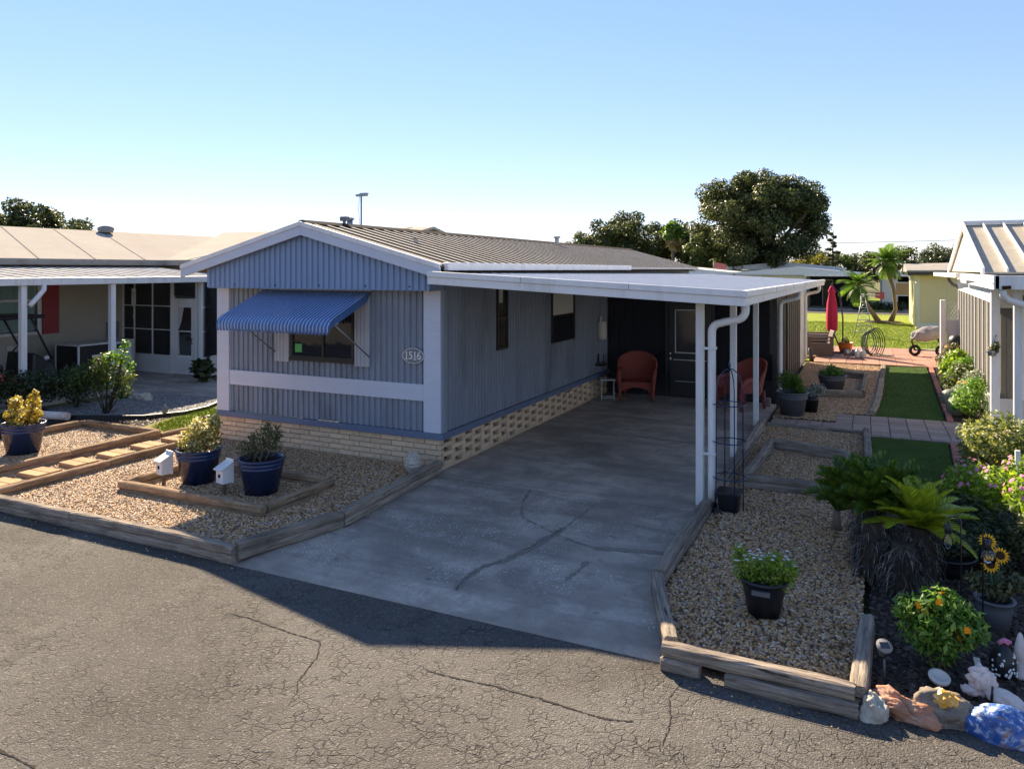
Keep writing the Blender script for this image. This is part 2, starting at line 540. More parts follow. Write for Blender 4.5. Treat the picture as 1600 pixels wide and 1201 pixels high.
mat('rubber', (.02, .02, .022, 1), .75, .2, 6, .1, 60)
mat('fabric_red', (.45, .03, .07, 1), .8, .12, 5, .1, 60)
mat('shutter_red', (.36, .055, .065, 1), .5, .08, 3, .05, 60)
mat('siding_beige', (.46, .42, .34, 1), .6, .06, 2, .08, 50)
mat('wall_tan', (.62, .50, .31, 1), .7, .05, 1, .1, 50)
mat('roof_beige', (.46, .415, .35, 1), 1, .07, .6, .1, 30, dirt=(.38, .32, .25, 1), dirt_amt=.4, dirt_scale=.8, spec=0)
mat('rib_grey', (.62, .60, .56, 1), 1, .12, 2, .1, 30, spec=0, dirt=(.16, .13, .10, 1), dirt_amt=.5, dirt_scale=3)
mat('roof_grey', (.30, .28, .25, 1), 1, .12, 1.2, .1, 30, dirt=(.18, .14, .10, 1), dirt_amt=.5, dirt_scale=3)
mat('roof_white', (.66, .66, .66, 1), .45, .06, .8, .05, 30, dirt=(.45, .43, .40, 1), dirt_amt=.35, dirt_scale=.8)
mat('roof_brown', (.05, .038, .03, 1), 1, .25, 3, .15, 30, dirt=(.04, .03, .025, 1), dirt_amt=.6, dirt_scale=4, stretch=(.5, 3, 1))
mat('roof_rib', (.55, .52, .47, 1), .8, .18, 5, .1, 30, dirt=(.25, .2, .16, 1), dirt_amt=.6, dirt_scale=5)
mat('roof_panel', (.40, .36, .29, 1), .6, .12, 3, .15, 40, dirt=(.30, .24, .16, 1), dirt_amt=.6, dirt_scale=5)
def wood_mat(name, a, b, c):
    t = NT(name)
    o = t.obj()
    oi = t.n('ShaderNodeObjectInfo')
    off = t.n('ShaderNodeVectorMath', operation='ADD')
    cb = t.n('ShaderNodeCombineXYZ'); 
    for q in range(3): t.l(t.math('MULTIPLY', oi.outputs['Random'], 40.0), cb.inputs[q])
    t.l(o, off.inputs[0]); t.l(cb.outputs[0], off.inputs[1])
    g1 = t.noise(t.scale(off.outputs[0], 1.2, 26, 26), 2.2, 6, .7, .4)
    g2 = t.noise(t.scale(off.outputs[0], .7, 9, 9), 1.6, 4, .6)
    wear = t.noise(off.outputs[0], 2.2, 5, .65)
    cc = t.ramp(g1, [(.30, a), (.48, b), (.68, c)])
    cc = t.mix(t.ramp(wear, [(.42, (0, 0, 0, 1)), (.66, (.75, .75, .75, 1))]), cc, t.mix(1.0, cc, (.52, .52, .55, 1), 'MULTIPLY'))
    chk = t.ramp(g2, [(.30, (1, 1, 1, 1)), (.36, (0, 0, 0, 1))])
    cc = t.mix(t.math('MULTIPLY', chk, .85), cc, (.03, .024, .02, 1))
    vr = t.math('ADD', t.math('MULTIPLY', oi.outputs['Random'], .35), .82)
    v3 = t.n('ShaderNodeCombineColor')
    for q in range(3): t.l(vr, v3.inputs[q])
    t.l(t.mix(1.0, cc, v3.outputs[0], 'MULTIPLY'), t.b.inputs['Base Color'])
    t.b.inputs['Roughness'].default_value = .9
    t.b.inputs['Specular IOR Level'].default_value = .05
    t.bump(t.math('SUBTRACT', g1, chk), .8, .012)
    M[name] = t.m
wood_mat('timber', (.13, .085, .05, 1), (.33, .225, .135, 1), (.47, .34, .215, 1))
wood_mat('timber_grey', (.11, .088, .068, 1), (.29, .235, .18, 1), (.43, .36, .285, 1))
mat('bark', (.07, .056, .043, 1), .95, .3, 5, .8, 25)
mat('palm_bark', (.20, .16, .12, 1), .95, .25, 6, .8, 25)
mat('twig', (.16, .12, .08, 1), .9, .2, 6, .3, 40)
mat('stone_grey', (.46, .41, .33, 1), .85, .22, 9, .6, 30)
mat('stone_red', (.42, .20, .12, 1), .85, .25, 7, .6, 25, dirt=(.5, .38, .3, 1), dirt_amt=.6, dirt_scale=9)
mat('stone_dark', (.20, .165, .13, 1), .7, .3, 9, .7, 25, dirt=(.45, .4, .33, 1), dirt_amt=.5, dirt_scale=11)
mat('agate', (.70, .36, .06, 1), .35, .25, 14, .4, 40, dirt=(.8, .6, .3, 1), dirt_amt=.6, dirt_scale=14)
def blue_rock():
    t = NT('stone_blue')
    p = t.obj()
    n1 = t.noise(p, 9, 5, .65, .3); n2 = t.noise(t.scale(p, 1, 1, 1.3), 13, 5, .7, .5)
    c = t.ramp(n1, [(.3, (.018, .06, .22, 1)), (.55, (.04, .13, .40, 1)), (.75, (.10, .22, .52, 1))])
    c = t.mix(t.ramp(n2, [(.52, (0, 0, 0, 1)), (.60, (.85, .85, .85, 1))]), c, (.50, .55, .64, 1))
    n3 = t.noise(p, 8, 4, .6, 1.0)
    c = t.mix(t.ramp(n3, [(.56, (0, 0, 0, 1)), (.63, (.9, .9, .9, 1))]), c, (.28, .17, .12, 1))
    t.l(c, t.b.inputs['Base Color']); t.b.inputs['Roughness'].default_value = .35; t.bump(n2, .5, .01)
    M['stone_blue'] = t.m
blue_rock()
mat('stone_patch', (.30, .19, .14, 1), .6, .25, 9, .4, 30)
mat('figure_white', (.66, .58, .53, 1), .7, .12, 9, .4, 40, dirt=(.48, .26, .18, 1), dirt_amt=.6, dirt_scale=9)
mat('figure_black', (.02, .02, .022, 1), .4, .1, 9, .1, 40)
mat('petal_white', (.80, .80, .78, 1), .6, .05, 9, 0, 40)
mat('petal_yellow', (.85, .42, .02, 1), .6, .12, 9, 0, 40)
mat('petal_orange', (.85, .27, .01, 1), .6, .12, 9, 0, 40)
mat('petal_pink', (.62, .22, .34, 1), .6, .12, 9, 0, 40)
mat('flower_eye', (.05, .025, .012, 1), .9, .2, 9, .3, 80)
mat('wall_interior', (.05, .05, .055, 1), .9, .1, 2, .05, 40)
mat('curtain', (.55, .53, .50, 1), .9, .1, 5, .1, 40, stretch=(8, 8, .5))
mat('sticker_green', (.10, .45, .12, 1), .5, .05, 5, 0, 40)
mat('hose_green', (.03, .09, .05, 1), .5, .1, 5, .05, 40)
mat('cover_grey', (.28, .26, .25, 1), .8, .2, 5, .4, 14)
mat('crack_dark', (.035, .03, .028, 1), .95, .2, 9, .5, 60)
mat('crack_seal', (.24, .205, .17, 1), .85, .16, 4, .4, 60)
mat('wire_black', (.02, .02, .02, 1), .6, .1, 3, 0, 40)
mat('block_grey', (.22, .22, .22, 1), .9, .2, 5, .5, 40)

leafmat('leaf_oak', [(0, (.022, .036, .014, 1)), (.55, (.055, .075, .024, 1)), (.9, (.13, .14, .045, 1)), (1, (.22, .21, .08, 1))], .3)
leafmat('leaf_dark', [(0, (.02, .034, .014, 1)), (.6, (.045, .065, .025, 1)), (1, (.10, .115, .04, 1))], .25)
leafmat('leaf_mid', [(0, (.035, .06, .016, 1)), (.6, (.075, .11, .025, 1)), (1, (.16, .18, .04, 1))], .35)
leafmat('leaf_gold', [(0, (.09, .09, .015, 1)), (.6, (.20, .18, .025, 1)), (1, (.34, .28, .04, 1))], .4)
leafmat('leaf_bright', [(0, (.05, .12, .02, 1)), (.5, (.11, .24, .03, 1)), (1, (.28, .40, .08, 1))], .4)
leafmat('leaf_lime', [(0, (.10, .18, .02, 1)), (.5, (.22, .34, .03, 1)), (1, (.40, .48, .06, 1))], .4)
leafmat('leaf_varieg', [(0, (.055, .085, .025, 1)), (.4, (.16, .20, .05, 1)), (.7, (.36, .36, .12, 1)), (1, (.55, .52, .24, 1))], .35)
leafmat('leaf_yellow', [(0, (.07, .06, .02, 1)), (.35, (.34, .24, .03, 1)), (.75, (.58, .42, .06, 1)), (1, (.66, .58, .22, 1))], .35)
leafmat('leaf_cream', [(0, (.07, .07, .02, 1)), (.35, (.30, .25, .06, 1)), (.75, (.52, .44, .16, 1)), (1, (.62, .58, .36, 1))], .35)
leafmat('leaf_olive', [(0, (.05, .055, .02, 1)), (.6, (.10, .105, .04, 1)), (1, (.20, .19, .09, 1))], .3)
leafmat('leaf_silver', [(0, (.12, .14, .12, 1)), (.6, (.30, .33, .29, 1)), (1, (.5, .52, .48, 1))], .3)
leafmat('frond_dark', [(0, (.045, .085, .016, 1)), (.6, (.09, .15, .022, 1)), (1, (.18, .25, .03, 1))], .35, .35)
leafmat('frond_light', [(0, (.19, .25, .02, 1)), (.6, (.36, .42, .03, 1)), (1, (.52, .54, .05, 1))], .4, .35)
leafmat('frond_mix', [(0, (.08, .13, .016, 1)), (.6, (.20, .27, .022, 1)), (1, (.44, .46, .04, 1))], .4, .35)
leafmat('frond_palm', [(0, (.05, .11, .02, 1)), (.6, (.11, .20, .03, 1)), (1, (.24, .32, .06, 1))], .4, .4)
leafmat('dead_frond', [(0, (.025, .022, .02, 1)), (.6, (.075, .066, .058, 1)), (.9, (.20, .18, .155, 1)), (1, (.36, .33, .29, 1))], .1, .8)
leafmat('frond_dry', [(0, (.22, .15, .06, 1)), (.6, (.36, .27, .12, 1)), (1, (.46, .37, .2, 1))], .3, .7)
leafmat('grass_blade', [(0, (.17, .23, .018, 1)), (.6, (.27, .34, .025, 1)), (1, (.38, .40, .05, 1))], .35, .6)

# pebbles: colour from each stone's own random number
def pebble_mat(name, stops):
    t = NT(name)
    oi = t.n('ShaderNodeObjectInfo')
    c = t.ramp(oi.outputs['Random'], stops, 'LINEAR')
    c = t.mix(t.math('MULTIPLY', t.noise(t.obj(), 2.5, 4), .35), c, (.16, .11, .07, 1))
    t.l(c, t.b.inputs['Base Color'])
    t.b.inputs['Roughness'].default_value = .55
    t.b.inputs['Specular IOR Level'].default_value = .1
    M[name] = t.m
pebble_mat('pebble', [(0, (.11, .062, .038, 1)), (.18, (.37, .20, .085, 1)), (.40, (.58, .345, .15, 1)), (.58, (.72, .475, .24, 1)), (.70, (.27, .15, .08, 1)), (.83, (.82, .66, .48, 1)), (.90, (.44, .36, .32, 1)), (1, (.05, .033, .025, 1))])
pebble_mat('pebble_grey', [(0, (.06, .06, .06, 1)), (.3, (.16, .16, .16, 1)), (.6, (.24, .24, .245, 1)), (.85, (.36, .355, .35, 1)), (1, (.10, .1, .1, 1))])  # grey stones darkened, the shade over this gravel put into their colour
pebble_mat('bark_chip', [(0, (.014, .012, .012, 1)), (.4, (.035, .028, .026, 1)), (.75, (.06, .045, .038, 1)), (1, (.12, .10, .085, 1))])
mat('gravel_base', (.12, .078, .042, 1), 1, .4, 40, .8, 60)
mat('gravel_base_grey', (.2, .2, .2, 1), 1, .4, 40, .8, 60)

# screen fabric: fine dark mesh that lets a little of the room through
def screen_mat(name, c, tr):
    t = NT(name)
    t.b.inputs['Base Color'].default_value = c
    t.b.inputs['Roughness'].default_value = .5
    t.b.inputs['Specular IOR Level'].default_value = .25
    n = t.noise(t.pos(), 1.5, 3)
    tb = t.n('ShaderNodeBsdfTransparent')
    mx = t.n('ShaderNodeMixShader')
    t.l(t.math('ADD', t.math('MULTIPLY', n, .1), tr - .05), mx.inputs[0])
    t.l(t.b.outputs[0], mx.inputs[1]); t.l(tb.outputs[0], mx.inputs[2])
    t.l(mx.outputs[0], t.t.nodes['Material Output'].inputs[0])
    M[name] = t.m
screen_mat('screen_black', (.012, .013, .018, 1), .25)
screen_mat('screen_tan', (.12, .105, .09, 1), .15)
def glass_mat(name, c, rough=.04):
    t = NT(name)
    t.b.inputs['Base Color'].default_value = c
    t.b.inputs['Roughness'].default_value = rough
    t.b.inputs['Specular IOR Level'].default_value = .9
    t.bump(t.noise(t.pos(), 2.2, 2), .12, .02)
    M[name] = t.m
glass_mat('window_glass', (.018, .017, .018, 1))
glass_mat('glass_dim', (.02, .022, .028, 1), .1)
def clear_glass(name):
    t = NT(name)
    g = t.n('ShaderNodeBsdfGlossy'); g.inputs['Roughness'].default_value = .05
    tb = t.n('ShaderNodeBsdfTransparent'); tb.inputs[0].default_value = (.9, .92, .92, 1)
    fr = t.n('ShaderNodeFresnel'); fr.inputs[0].default_value = 1.5
    mx = t.n('ShaderNodeMixShader')
    t.l(fr.outputs[0], mx.inputs[0]); t.l(tb.outputs[0], mx.inputs[1]); t.l(g.outputs[0], mx.inputs[2])
    t.l(mx.outputs[0], t.t.nodes['Material Output'].inputs[0])
    M[name] = t.m
clear_glass('clear_glass')

# asphalt: sun-bleached, with a web of fine cracks that comes and goes in patches
def road_mat():
    t = NT('asphalt')
    p = t.pos()
    wob = t.n('ShaderNodeTexNoise'); wob.inputs['Scale'].default_value = 9; wob.inputs['Detail'].default_value = 3
    t.l(p, wob.inputs['Vector'])
    pv = t.mix(.09, p, wob.outputs['Color'], 'ADD')
    big = t.noise(p, .55, 5, .65)
    mid = t.noise(p, 2.2, 4, .6)
    fine = t.noise(p, 140, 3, .7)
    agg = t.n('ShaderNodeTexVoronoi'); agg.inputs['Scale'].default_value = 85
    t.l(p, agg.inputs['Vector'])
    base = t.ramp(big, [(.3, (.095, .087, .078, 1)), (.5, (.15, .14, .126, 1)), (.7, (.225, .214, .195, 1))])
    base = t.mix(t.ramp(mid, [(.35, (0, 0, 0, 1)), (.75, (.5, .5, .5, 1))]), base, (.075, .062, .052, 1))
    base = t.mix(t.ramp(fine, [(.35, (.7, .7, .7, 1)), (.62, (0, 0, 0, 1))]), base, (.035, .03, .026, 1))
    base = t.mix(t.ramp(agg.outputs['Color'], [(.72, (0, 0, 0, 1)), (.9, (.34, .34, .34, 1))]), base, (.36, .335, .30, 1))
    v1 = t.n('ShaderNodeTexVoronoi', feature='DISTANCE_TO_EDGE'); v1.inputs['Scale'].default_value = 13
    v2 = t.n('ShaderNodeTexVoronoi', feature='DISTANCE_TO_EDGE'); v2.inputs['Scale'].default_value = 3.3
    t.l(pv, v1.inputs['Vector']); t.l(pv, v2.inputs['Vector'])
    c1 = t.ramp(v1.outputs['Distance'], [(.02, (1, 1, 1, 1)), (.08, (0, 0, 0, 1))])
    c2 = t.ramp(v2.outputs['Distance'], [(.004, (1, 1, 1, 1)), (.014, (0, 0, 0, 1))])
    zone = t.ramp(t.noise(p, .5, 4, .6), [(.32, (.15, .15, .15, 1)), (.6, (1, 1, 1, 1))])
    brk = t.ramp(t.noise(p, 4.5, 3, .6), [(.42, (0, 0, 0, 1)), (.56, (1, 1, 1, 1))])
    cr = t.math('MULTIPLY', t.math('MAXIMUM', t.math('MULTIPLY', c1, .8), t.math('MULTIPLY', c2, .35)), t.math('MULTIPLY', zone, brk))
    stain = t.ramp(t.noise(p, 1.0, 6, .7, .8), [(.56, (0, 0, 0, 1)), (.72, (.6, .6, .6, 1))])
    base = t.mix(stain, base, (.06, .052, .045, 1))
    base = t.mix(t.math('MULTIPLY', cr, .62), base, (.02, .015, .012, 1))
    t.l(base, t.b.inputs['Base Color'])
    t.b.inputs['Roughness'].default_value = .9
    t.b.inputs['Specular IOR Level'].default_value = .12
    h = t.math('SUBTRACT', t.math('ADD', t.math('MULTIPLY', fine, .6), t.math('MULTIPLY', agg.outputs['Distance'], .6)), t.math('MULTIPLY', cr, 1.2))
    t.bump(h, .8, .014)
    M['asphalt'] = t.m
road_mat()

# concrete: trowelled carport floor and worn apron with exposed pale aggregate
def concrete_mat(name, speck, tone):
    t = NT(name)
    p = t.pos()
    big = t.noise(p, .7, 6, .65, .4)
    streak = t.noise(t.scale(p, .5, 2.2, 1), 1.1, 5, .6, .6)
    base = t.ramp(big, [(.34, sc(tone, .42)), (.48, tone), (.66, sc(tone, 1.30))])
    base = t.mix(t.ramp(streak, [(.42, (0, 0, 0, 1)), (.66, (.8, .8, .8, 1))]), base, sc(tone, .45))
    base = t.mix(t.ramp(t.noise(p, 3.3, 6, .75, .5), [(.44, (0, 0, 0, 1)), (.62, (.6, .6, .6, 1))]), base, sc(tone, .5))
    fine = t.noise(p, 60, 4, .7)
    base = t.mix(t.ramp(fine, [(.35, (.45, .45, .45, 1)), (.6, (0, 0, 0, 1))]), base, sc(tone, .55))
    if speck:
        vo = t.n('ShaderNodeTexVoronoi'); vo.inputs['Scale'].default_value = 34
        t.l(p, vo.inputs['Vector'])
        pt = t.ramp(vo.outputs['Distance'], [(.18, (1, 1, 1, 1)), (.34, (0, 0, 0, 1))])
        rnd = t.ramp(vo.outputs['Color'], [(.55, (0, 0, 0, 1)), (.7, (1, 1, 1, 1))])
        zone = t.ramp(t.noise(p, 1.3, 5, .65), [(.44, (.08, .08, .08, 1)), (.6, (1, 1, 1, 1))])
        base = t.mix(t.math('MULTIPLY', t.math('MULTIPLY', pt, rnd), t.math('MULTIPLY', zone, .9)), base, (.85, .83, .80, 1))
        spots = t.ramp(t.noise(p, 9, 2, .5), [(.70, (0, 0, 0, 1)), (.76, (1, 1, 1, 1))])
        base = t.mix(t.math('MULTIPLY', spots, .6), base, (.07, .07, .075, 1))
    t.l(base, t.b.inputs['Base Color'])
    t.b.inputs['Roughness'].default_value = .7
    t.b.inputs['Specular IOR Level'].default_value = .35
    t.bump(fine, .25, .006)
    M[name] = t.m
concrete_mat('concrete', False, (.52, .44, .36, 1))
concrete_mat('concrete_worn', True, (.42, .355, .29, 1))
concrete_mat('concrete_lip', False, (.44, .37, .30, 1))

def grass_mat(name, a, b, c, s1=.35, s2=14):
    t = NT(name)
    p = t.pos()
    k = t.math('ADD', t.math('MULTIPLY', t.noise(p, s1, 5, .6), .5), t.math('MULTIPLY', t.noise(p, s2, 5, .75), .5))
    t.l(t.ramp(k, [(.34, a), (.5, b), (.68, c)]), t.b.inputs['Base Color'])
    t.b.inputs['Roughness'].default_value = .9
    t.b.inputs['Specular IOR Level'].default_value = .15
    t.bump(t.noise(p, s2 * 5, 4, .8), .8, .03)
    M[name] = t.m
grass_mat('lawn', (.14, .185, .015, 1), (.22, .27, .022, 1), (.31, .33, .04, 1))
grass_mat('rough_ground', (.07, .07, .03, 1), (.12, .12, .05, 1), (.18, .16, .08, 1))
grass_mat('strip_grass', (.20, .125, .05, 1), (.20, .19, .035, 1), (.17, .25, .025, 1), 1.1, 16)
grass_mat('turf', (.045, .09, .014, 1), (.07, .13, .02, 1), (.10, .17, .03, 1), 1.2, 60)

# ------------------------------------------------------------------ the ground and paved surfaces
sheet('ground', rect(-400, 400, -200, 700), -.06, 'rough_ground')
sheet('asphalt_road', [(-70, -60), (70, -60), (70, -3.6), (-70, -3.6)], 0.0, 'asphalt')
road = bpy.data.objects['asphalt_road']
for i, (pts, w) in enumerate([
    ([(2.60, -4.59), (2.79, -4.59), (2.94, -4.58), (3.13, -4.56), (3.29, -4.57), (3.47, -4.56), (3.67, -4.58), (3.85, -4.59), (3.98, -4.59), (4.14, -4.54)], .012),
    ([(.59, -4.54), (.85, -4.53), (1.16, -4.56), (1.37, -4.58), (1.51, -4.58), (1.64, -4.59), (1.77, -4.77), (1.82, -4.94), (1.87, -5.10), (1.97, -5.23)], .009),
    ([(1.49, -4.56), (1.54, -4.31)], .005),
    ([(4.32, -3.94), (4.28, -4.18), (4.34, -4.39), (4.36, -4.53), (4.36, -4.73)], .006),
    ([(.60, -6.44), (.76, -6.46), (.96, -6.46), (1.12, -6.47), (1.4, -6.6)], .013)]):
    ribbon('crack', pts, w, .0035, 'crack_dark', road, i + 3, .7)
sheet('back_street', rect(-120, 120, 44.6, 48.2), -.01, 'asphalt')
lawn = sheet('back_lawn', rect(-3.5, 40, 16.5, 44.6), -.02, 'lawn')
sheet('far_lawn', rect(-120, 120, 48.2, 75), -.02, 'lawn')
lg = sheet('lawn_grass', rect(2.5, 9.5, 21.3, 36), -.018, 'lawn', 'stuff')
gn_scatter(lg, 'grass', 260, .035, .075, 'grass_blade', 4)
sg = sheet('side_lawn', [(-6.3, -.24), (-5.44, -.24), (-5.38, .42), (-4.36, .42), (-4.36, 16), (-7.6, 16), (-7.3, 3.2), (-6.75, 1.9), (-6.7, .9)], .022, 'strip_grass')
sgs = sheet('side_grass', [(-6.3, .3), (-5.5, .0), (-4.6, .6), (-4.42, 1.0), (-4.42, 6.5), (-6.9, 6.5), (-6.85, 2.7), (-6.65, 1.9), (-6.6, 1.0)], .025, 'strip_grass', 'stuff')
gn_scatter(sgs, 'grass', 1100, .03, .08, 'grass_blade', 8)

# driveway: separate slabs with open joints, worn apron and its lip to the road
drive = struct(MB().box(.02, 3.76, -.2, 7.55, -.05, -.02).build('driveway', 'soil'))
def slab(poly, m, z=.03):
    mb = MB().prism(poly, -.05, z)
    return mb.build('slab', m, drive, bevel=.006)
slab(rect(.03, 3.77, 3.71, 7.6), 'concrete')
slab(rect(.03, 3.77, 1.475, 3.7), 'concrete')
slab(rect(.03, 3.77, -.255, 1.465), 'concrete')
slab([(-.02, -3.40), (4.06, -3.40), (3.76, -2.5), (3.77, -.27), (.06, -.27), (.24, -2.46)], 'concrete_worn')
lip = MB().hexa([(-.18, -3.76, -.05), (4.24, -3.76, -.05), (4.06, -3.402, -.05), (-.02, -3.402, -.05), (-.18, -3.76, .004), (4.24, -3.76, .004), (4.06, -3.402, .0305), (-.02, -3.402, .0305)])
lip.build('apron_lip', 'concrete_lip', drive)
ribbon('crack', [(1.53, -.32), (1.71, -.96), (1.89, -1.34), (2.10, -1.48), (2.39, -1.66), (2.51, -1.73), (2.77, -1.82), (3.01, -1.91)], .03, .0335, 'crack_seal', drive, 11, .9)
ribbon('crack', [(2.95, -1.9), (3.2, -1.83), (3.45, -1.76), (3.72, -1.72)], .10, .034, 'crack_seal', drive, 12, .3)
ribbon('crack', [(2.49, -.45), (2.47, -1.12), (2.45, -1.5)], .022, .0338, 'crack_seal', drive, 13, .9)
ribbon('crack', [(2.45, -1.45), (2.44, -1.64), (2.36, -2.15), (2.27, -2.57), (2.14, -2.81), (2.12, -3.15), (2.17, -3.38)], .07, .0345, 'crack_seal', drive, 14, .75)
ribbon('crack', [(2.45, -1.5), (2.43, -1.7), (2.36, -2.15), (2.27, -2.57), (2.14, -2.81), (2.12, -3.15), (2.17, -3.38)], .007, .0355, 'crack_dark', drive, 15, .9)
ribbon('crack', [(3.01, -2.22), (3.01, -2.48), (2.98, -2.78)], .04, .0337, 'crack_seal', drive, 16, .9)
ribbon('crack', [(1.3, 3.2), (2.0, 3.26), (2.8, 3.2), (3.3, 3.22)], .05, .0336, 'crack_seal', drive, 17, .5)

# gravel beds
def gravel(name, poly, z, dens, smin, smax, m='pebble', base='gravel_base', seed=1):
    o = sheet(name, poly, z, base, 'stuff')
    return gn_scatter(o, 'pebble', dens, smin, smax, m, seed)
gravel('gravel', [(-4.28, -3.66), (-.16, -3.66), (.16, -2.48), (.0, -.2), (0, .04), (-4.3, .04), (-4.34, -.9)], .055, 2700, .010, .022, seed=1)
gravel('gravel', [(-5.3, -3.66), (-4.3, -3.66), (-4.36, .3), (-5.32, .34)], .045, 2500, .010, .022, seed=2)
gravel('gravel', [(-7.6, -3.66), (-5.36, -3.66), (-5.36, -.36), (-7.3, -.36), (-7.3, -1.2), (-7.6, -1.4)], .05, 2500, .010, .022, seed=3)
gravel('gravel', [(3.86, -2.62), (4.24, -3.74), (5.42, -3.76), (5.46, -2.6), (5.52, 5.1), (3.86, 5.1)], .05, 2900, .009, .020, seed=4)
gravel('gravel', [(3.86, 6.05), (4.95, 6.1), (5.0, 7.0), (5.62, 7.1), (5.72, 9.3), (5.95, 15.35), (3.86, 15.6)], .04, 2200, .011, .023, seed=5)
gravel('grey_gravel', [(-9.8, .55), (-8.6, .1), (-7.1, .8), (-6.75, 1.4), (-6.8, 2.0), (-7.3, 3.1), (-9.0, 3.0), (-9.6, 1.8)], .02, 2200, .012, .028, 'pebble_grey', 'gravel_base_grey', 6)
sp_ = sheet('spilled_pebbles', [(-7.8, -3.96), (-.3, -3.96), (.1, -3.80), (-.2, -3.785), (-7.8, -3.785)], .002, 'asphalt', 'stuff')
gn_scatter(sp_, 'pebble', 55, .005, .013, 'pebble', 31)
sp_ = sheet('spilled_pebbles', [(4.2, -4.05), (5.5, -4.08), (5.5, -3.92), (4.2, -3.9)], .002, 'asphalt', 'stuff')
gn_scatter(sp_, 'pebble', 60, .005, .012, 'pebble', 32)
leafmat('litter', [(0, (.10, .06, .03, 1)), (.5, (.22, .14, .06, 1)), (1, (.36, .27, .12, 1))], .1, .8)
stuff(obj('leaf_litter', leaf_mesh('leaf_litter', [(-2.5, -2.2, .082, 2.0, 1.6, .004), (4.7, -.5, .075, .7, 3.2, .004), (4.7, 9.5, .07, .8, 4, .004), (-6.3, -2, .075, .9, 1.4, .004), (6.2, -2.4, .05, .7, 1.4, .004)], 210, .05, seed=5, up=6, fold=.15), 'litter'))
for k, poly in enumerate([[(5.5, -3.72), (9, -3.72), (9, 4.9), (6.75, 4.9), (6.5, 1.0), (5.56, 1.0)], [(6.95, 7.0), (8.0, 7.0), (8.3, 15.8), (7.2, 15.8)]]):
    o = sheet('mulch', poly, .02, 'mulch', 'stuff')
    gn_scatter(o, 'pebble', 900, .012, .035, 'bark_chip', 9 + k, .35)
o = sheet('garden_soil', [(-14, -6), (-7.65, -6), (-7.65, -1.4), (-7.35, -1.2), (-7.35, -.28), (-6.3, -.28), (-6.72, .9), (-6.75, 1.3), (-7.1, .75), (-8.6, .05), (-9.85, .5), (-10.35, -1), (-14, -1)], .012, 'soil', 'stuff')
gn_scatter(o, 'pebble', 300, .012, .035, 'bark_chip', 15, .35)

# putting-green strip of artificial turf, brick path, red patio
sheet('artificial_turf', [(5.57, .9), (6.5, .9), (6.72, 5.05), (5.58, 5.02)], .03, 'turf')
sheet('artificial_turf', [(5.64, 6.92), (6.84, 6.92), (7.1, 15.75), (6.0, 15.5)], .03, 'turf')
for k, o in enumerate([x for x in bpy.data.objects if x.name.startswith('artificial_turf')]):
    me = o.data
    tg = obj('turf_fibres', me.copy(), None, None); tg.location.z = .001; stuff(tg)
    M['turf_fibre'] = M.get('turf_fibre') or leafmat('turf_fibre', [(0, (.04, .08, .012, 1)), (.6, (.08, .15, .022, 1)), (1, (.15, .24, .045, 1))], .25, .6)
    gn_scatter(tg, 'grass', 2200, .012, .024, 'turf_fibre', 20 + k)
path = struct(MB().prism([(3.86, 5.2), (7.2, 5.12), (7.2, 6.85), (3.86, 6.05)], -.05, .0).build('paver_path', 'soil'))
pv = MB().box(-.5, .5, -.5, .5, 0, .045).mesh('paver')
rd = random.Random(5)
def place_paver(x, y, w, h, root, me=pv, m='paver_tan', z=0.002, rz=0, name='paver'):
    o = obj(name, me, m, root, (x, y, z + rd.uniform(0, .006)), .008, rz + rd.uniform(-.012, .012), 1)
    o.scale = (w, h, 1)
    return o
for i in range(5):
    for j in range(2): place_paver(3.99 + i * .222, 5.40 + j * .36, .212, .35, path)
for i in range(7):
    for j in range(6):
        place_paver(5.12 + i * .302, 5.25 + j * .302 + i * .006, .292, .292, path)
for i in range(13): place_paver(5.18 + i * .155, 5.03 + i * .004, .147, .09, path)

patio = struct(MB().prism([(3.9, 15.75), (9.0, 16.0), (9.0, 21.3), (3.0, 21.3), (3.0, 17.1), (3.9, 17.1)], -.05, .0).build('patio', 'soil'))
pr = MB().box(-.5, .5, -.5, .5, 0, .04).mesh('patio_paver')
for i in range(12):
    for j in range(11):
        x, y = 3.3 + i * .47, 16.05 + j * .49
        if x < 4.0 and y < 17.2: continue
        place_paver(x, y, .46, .48, patio, pr, 'paver_pink', name='paver')

edge = thing('brick_edging', 'red brick edging along the strip of artificial turf', 'edging', (6.85, 6.5, 0))
bk = MB().box(-.055, .055, -.105, .105, 0, .075).mesh('brick')
for k in range(17):
    y = .9 + k * .245; obj('brick', bk, 'brick_red', edge, (6.56 + (y - .9) * .058 - 6.85, y - 6.5, 0), .008, rd.uniform(-.05, .02) - .058, 1)
for k in range(37):
    y = 7.0 + k * .237; obj('brick', bk, 'brick_red', edge, (6.93 + (y - 7) * .031 - 6.85 + rd.uniform(-.01, .01), y - 6.5, 0), .008, rd.uniform(-.06, .04) - .03, 1)

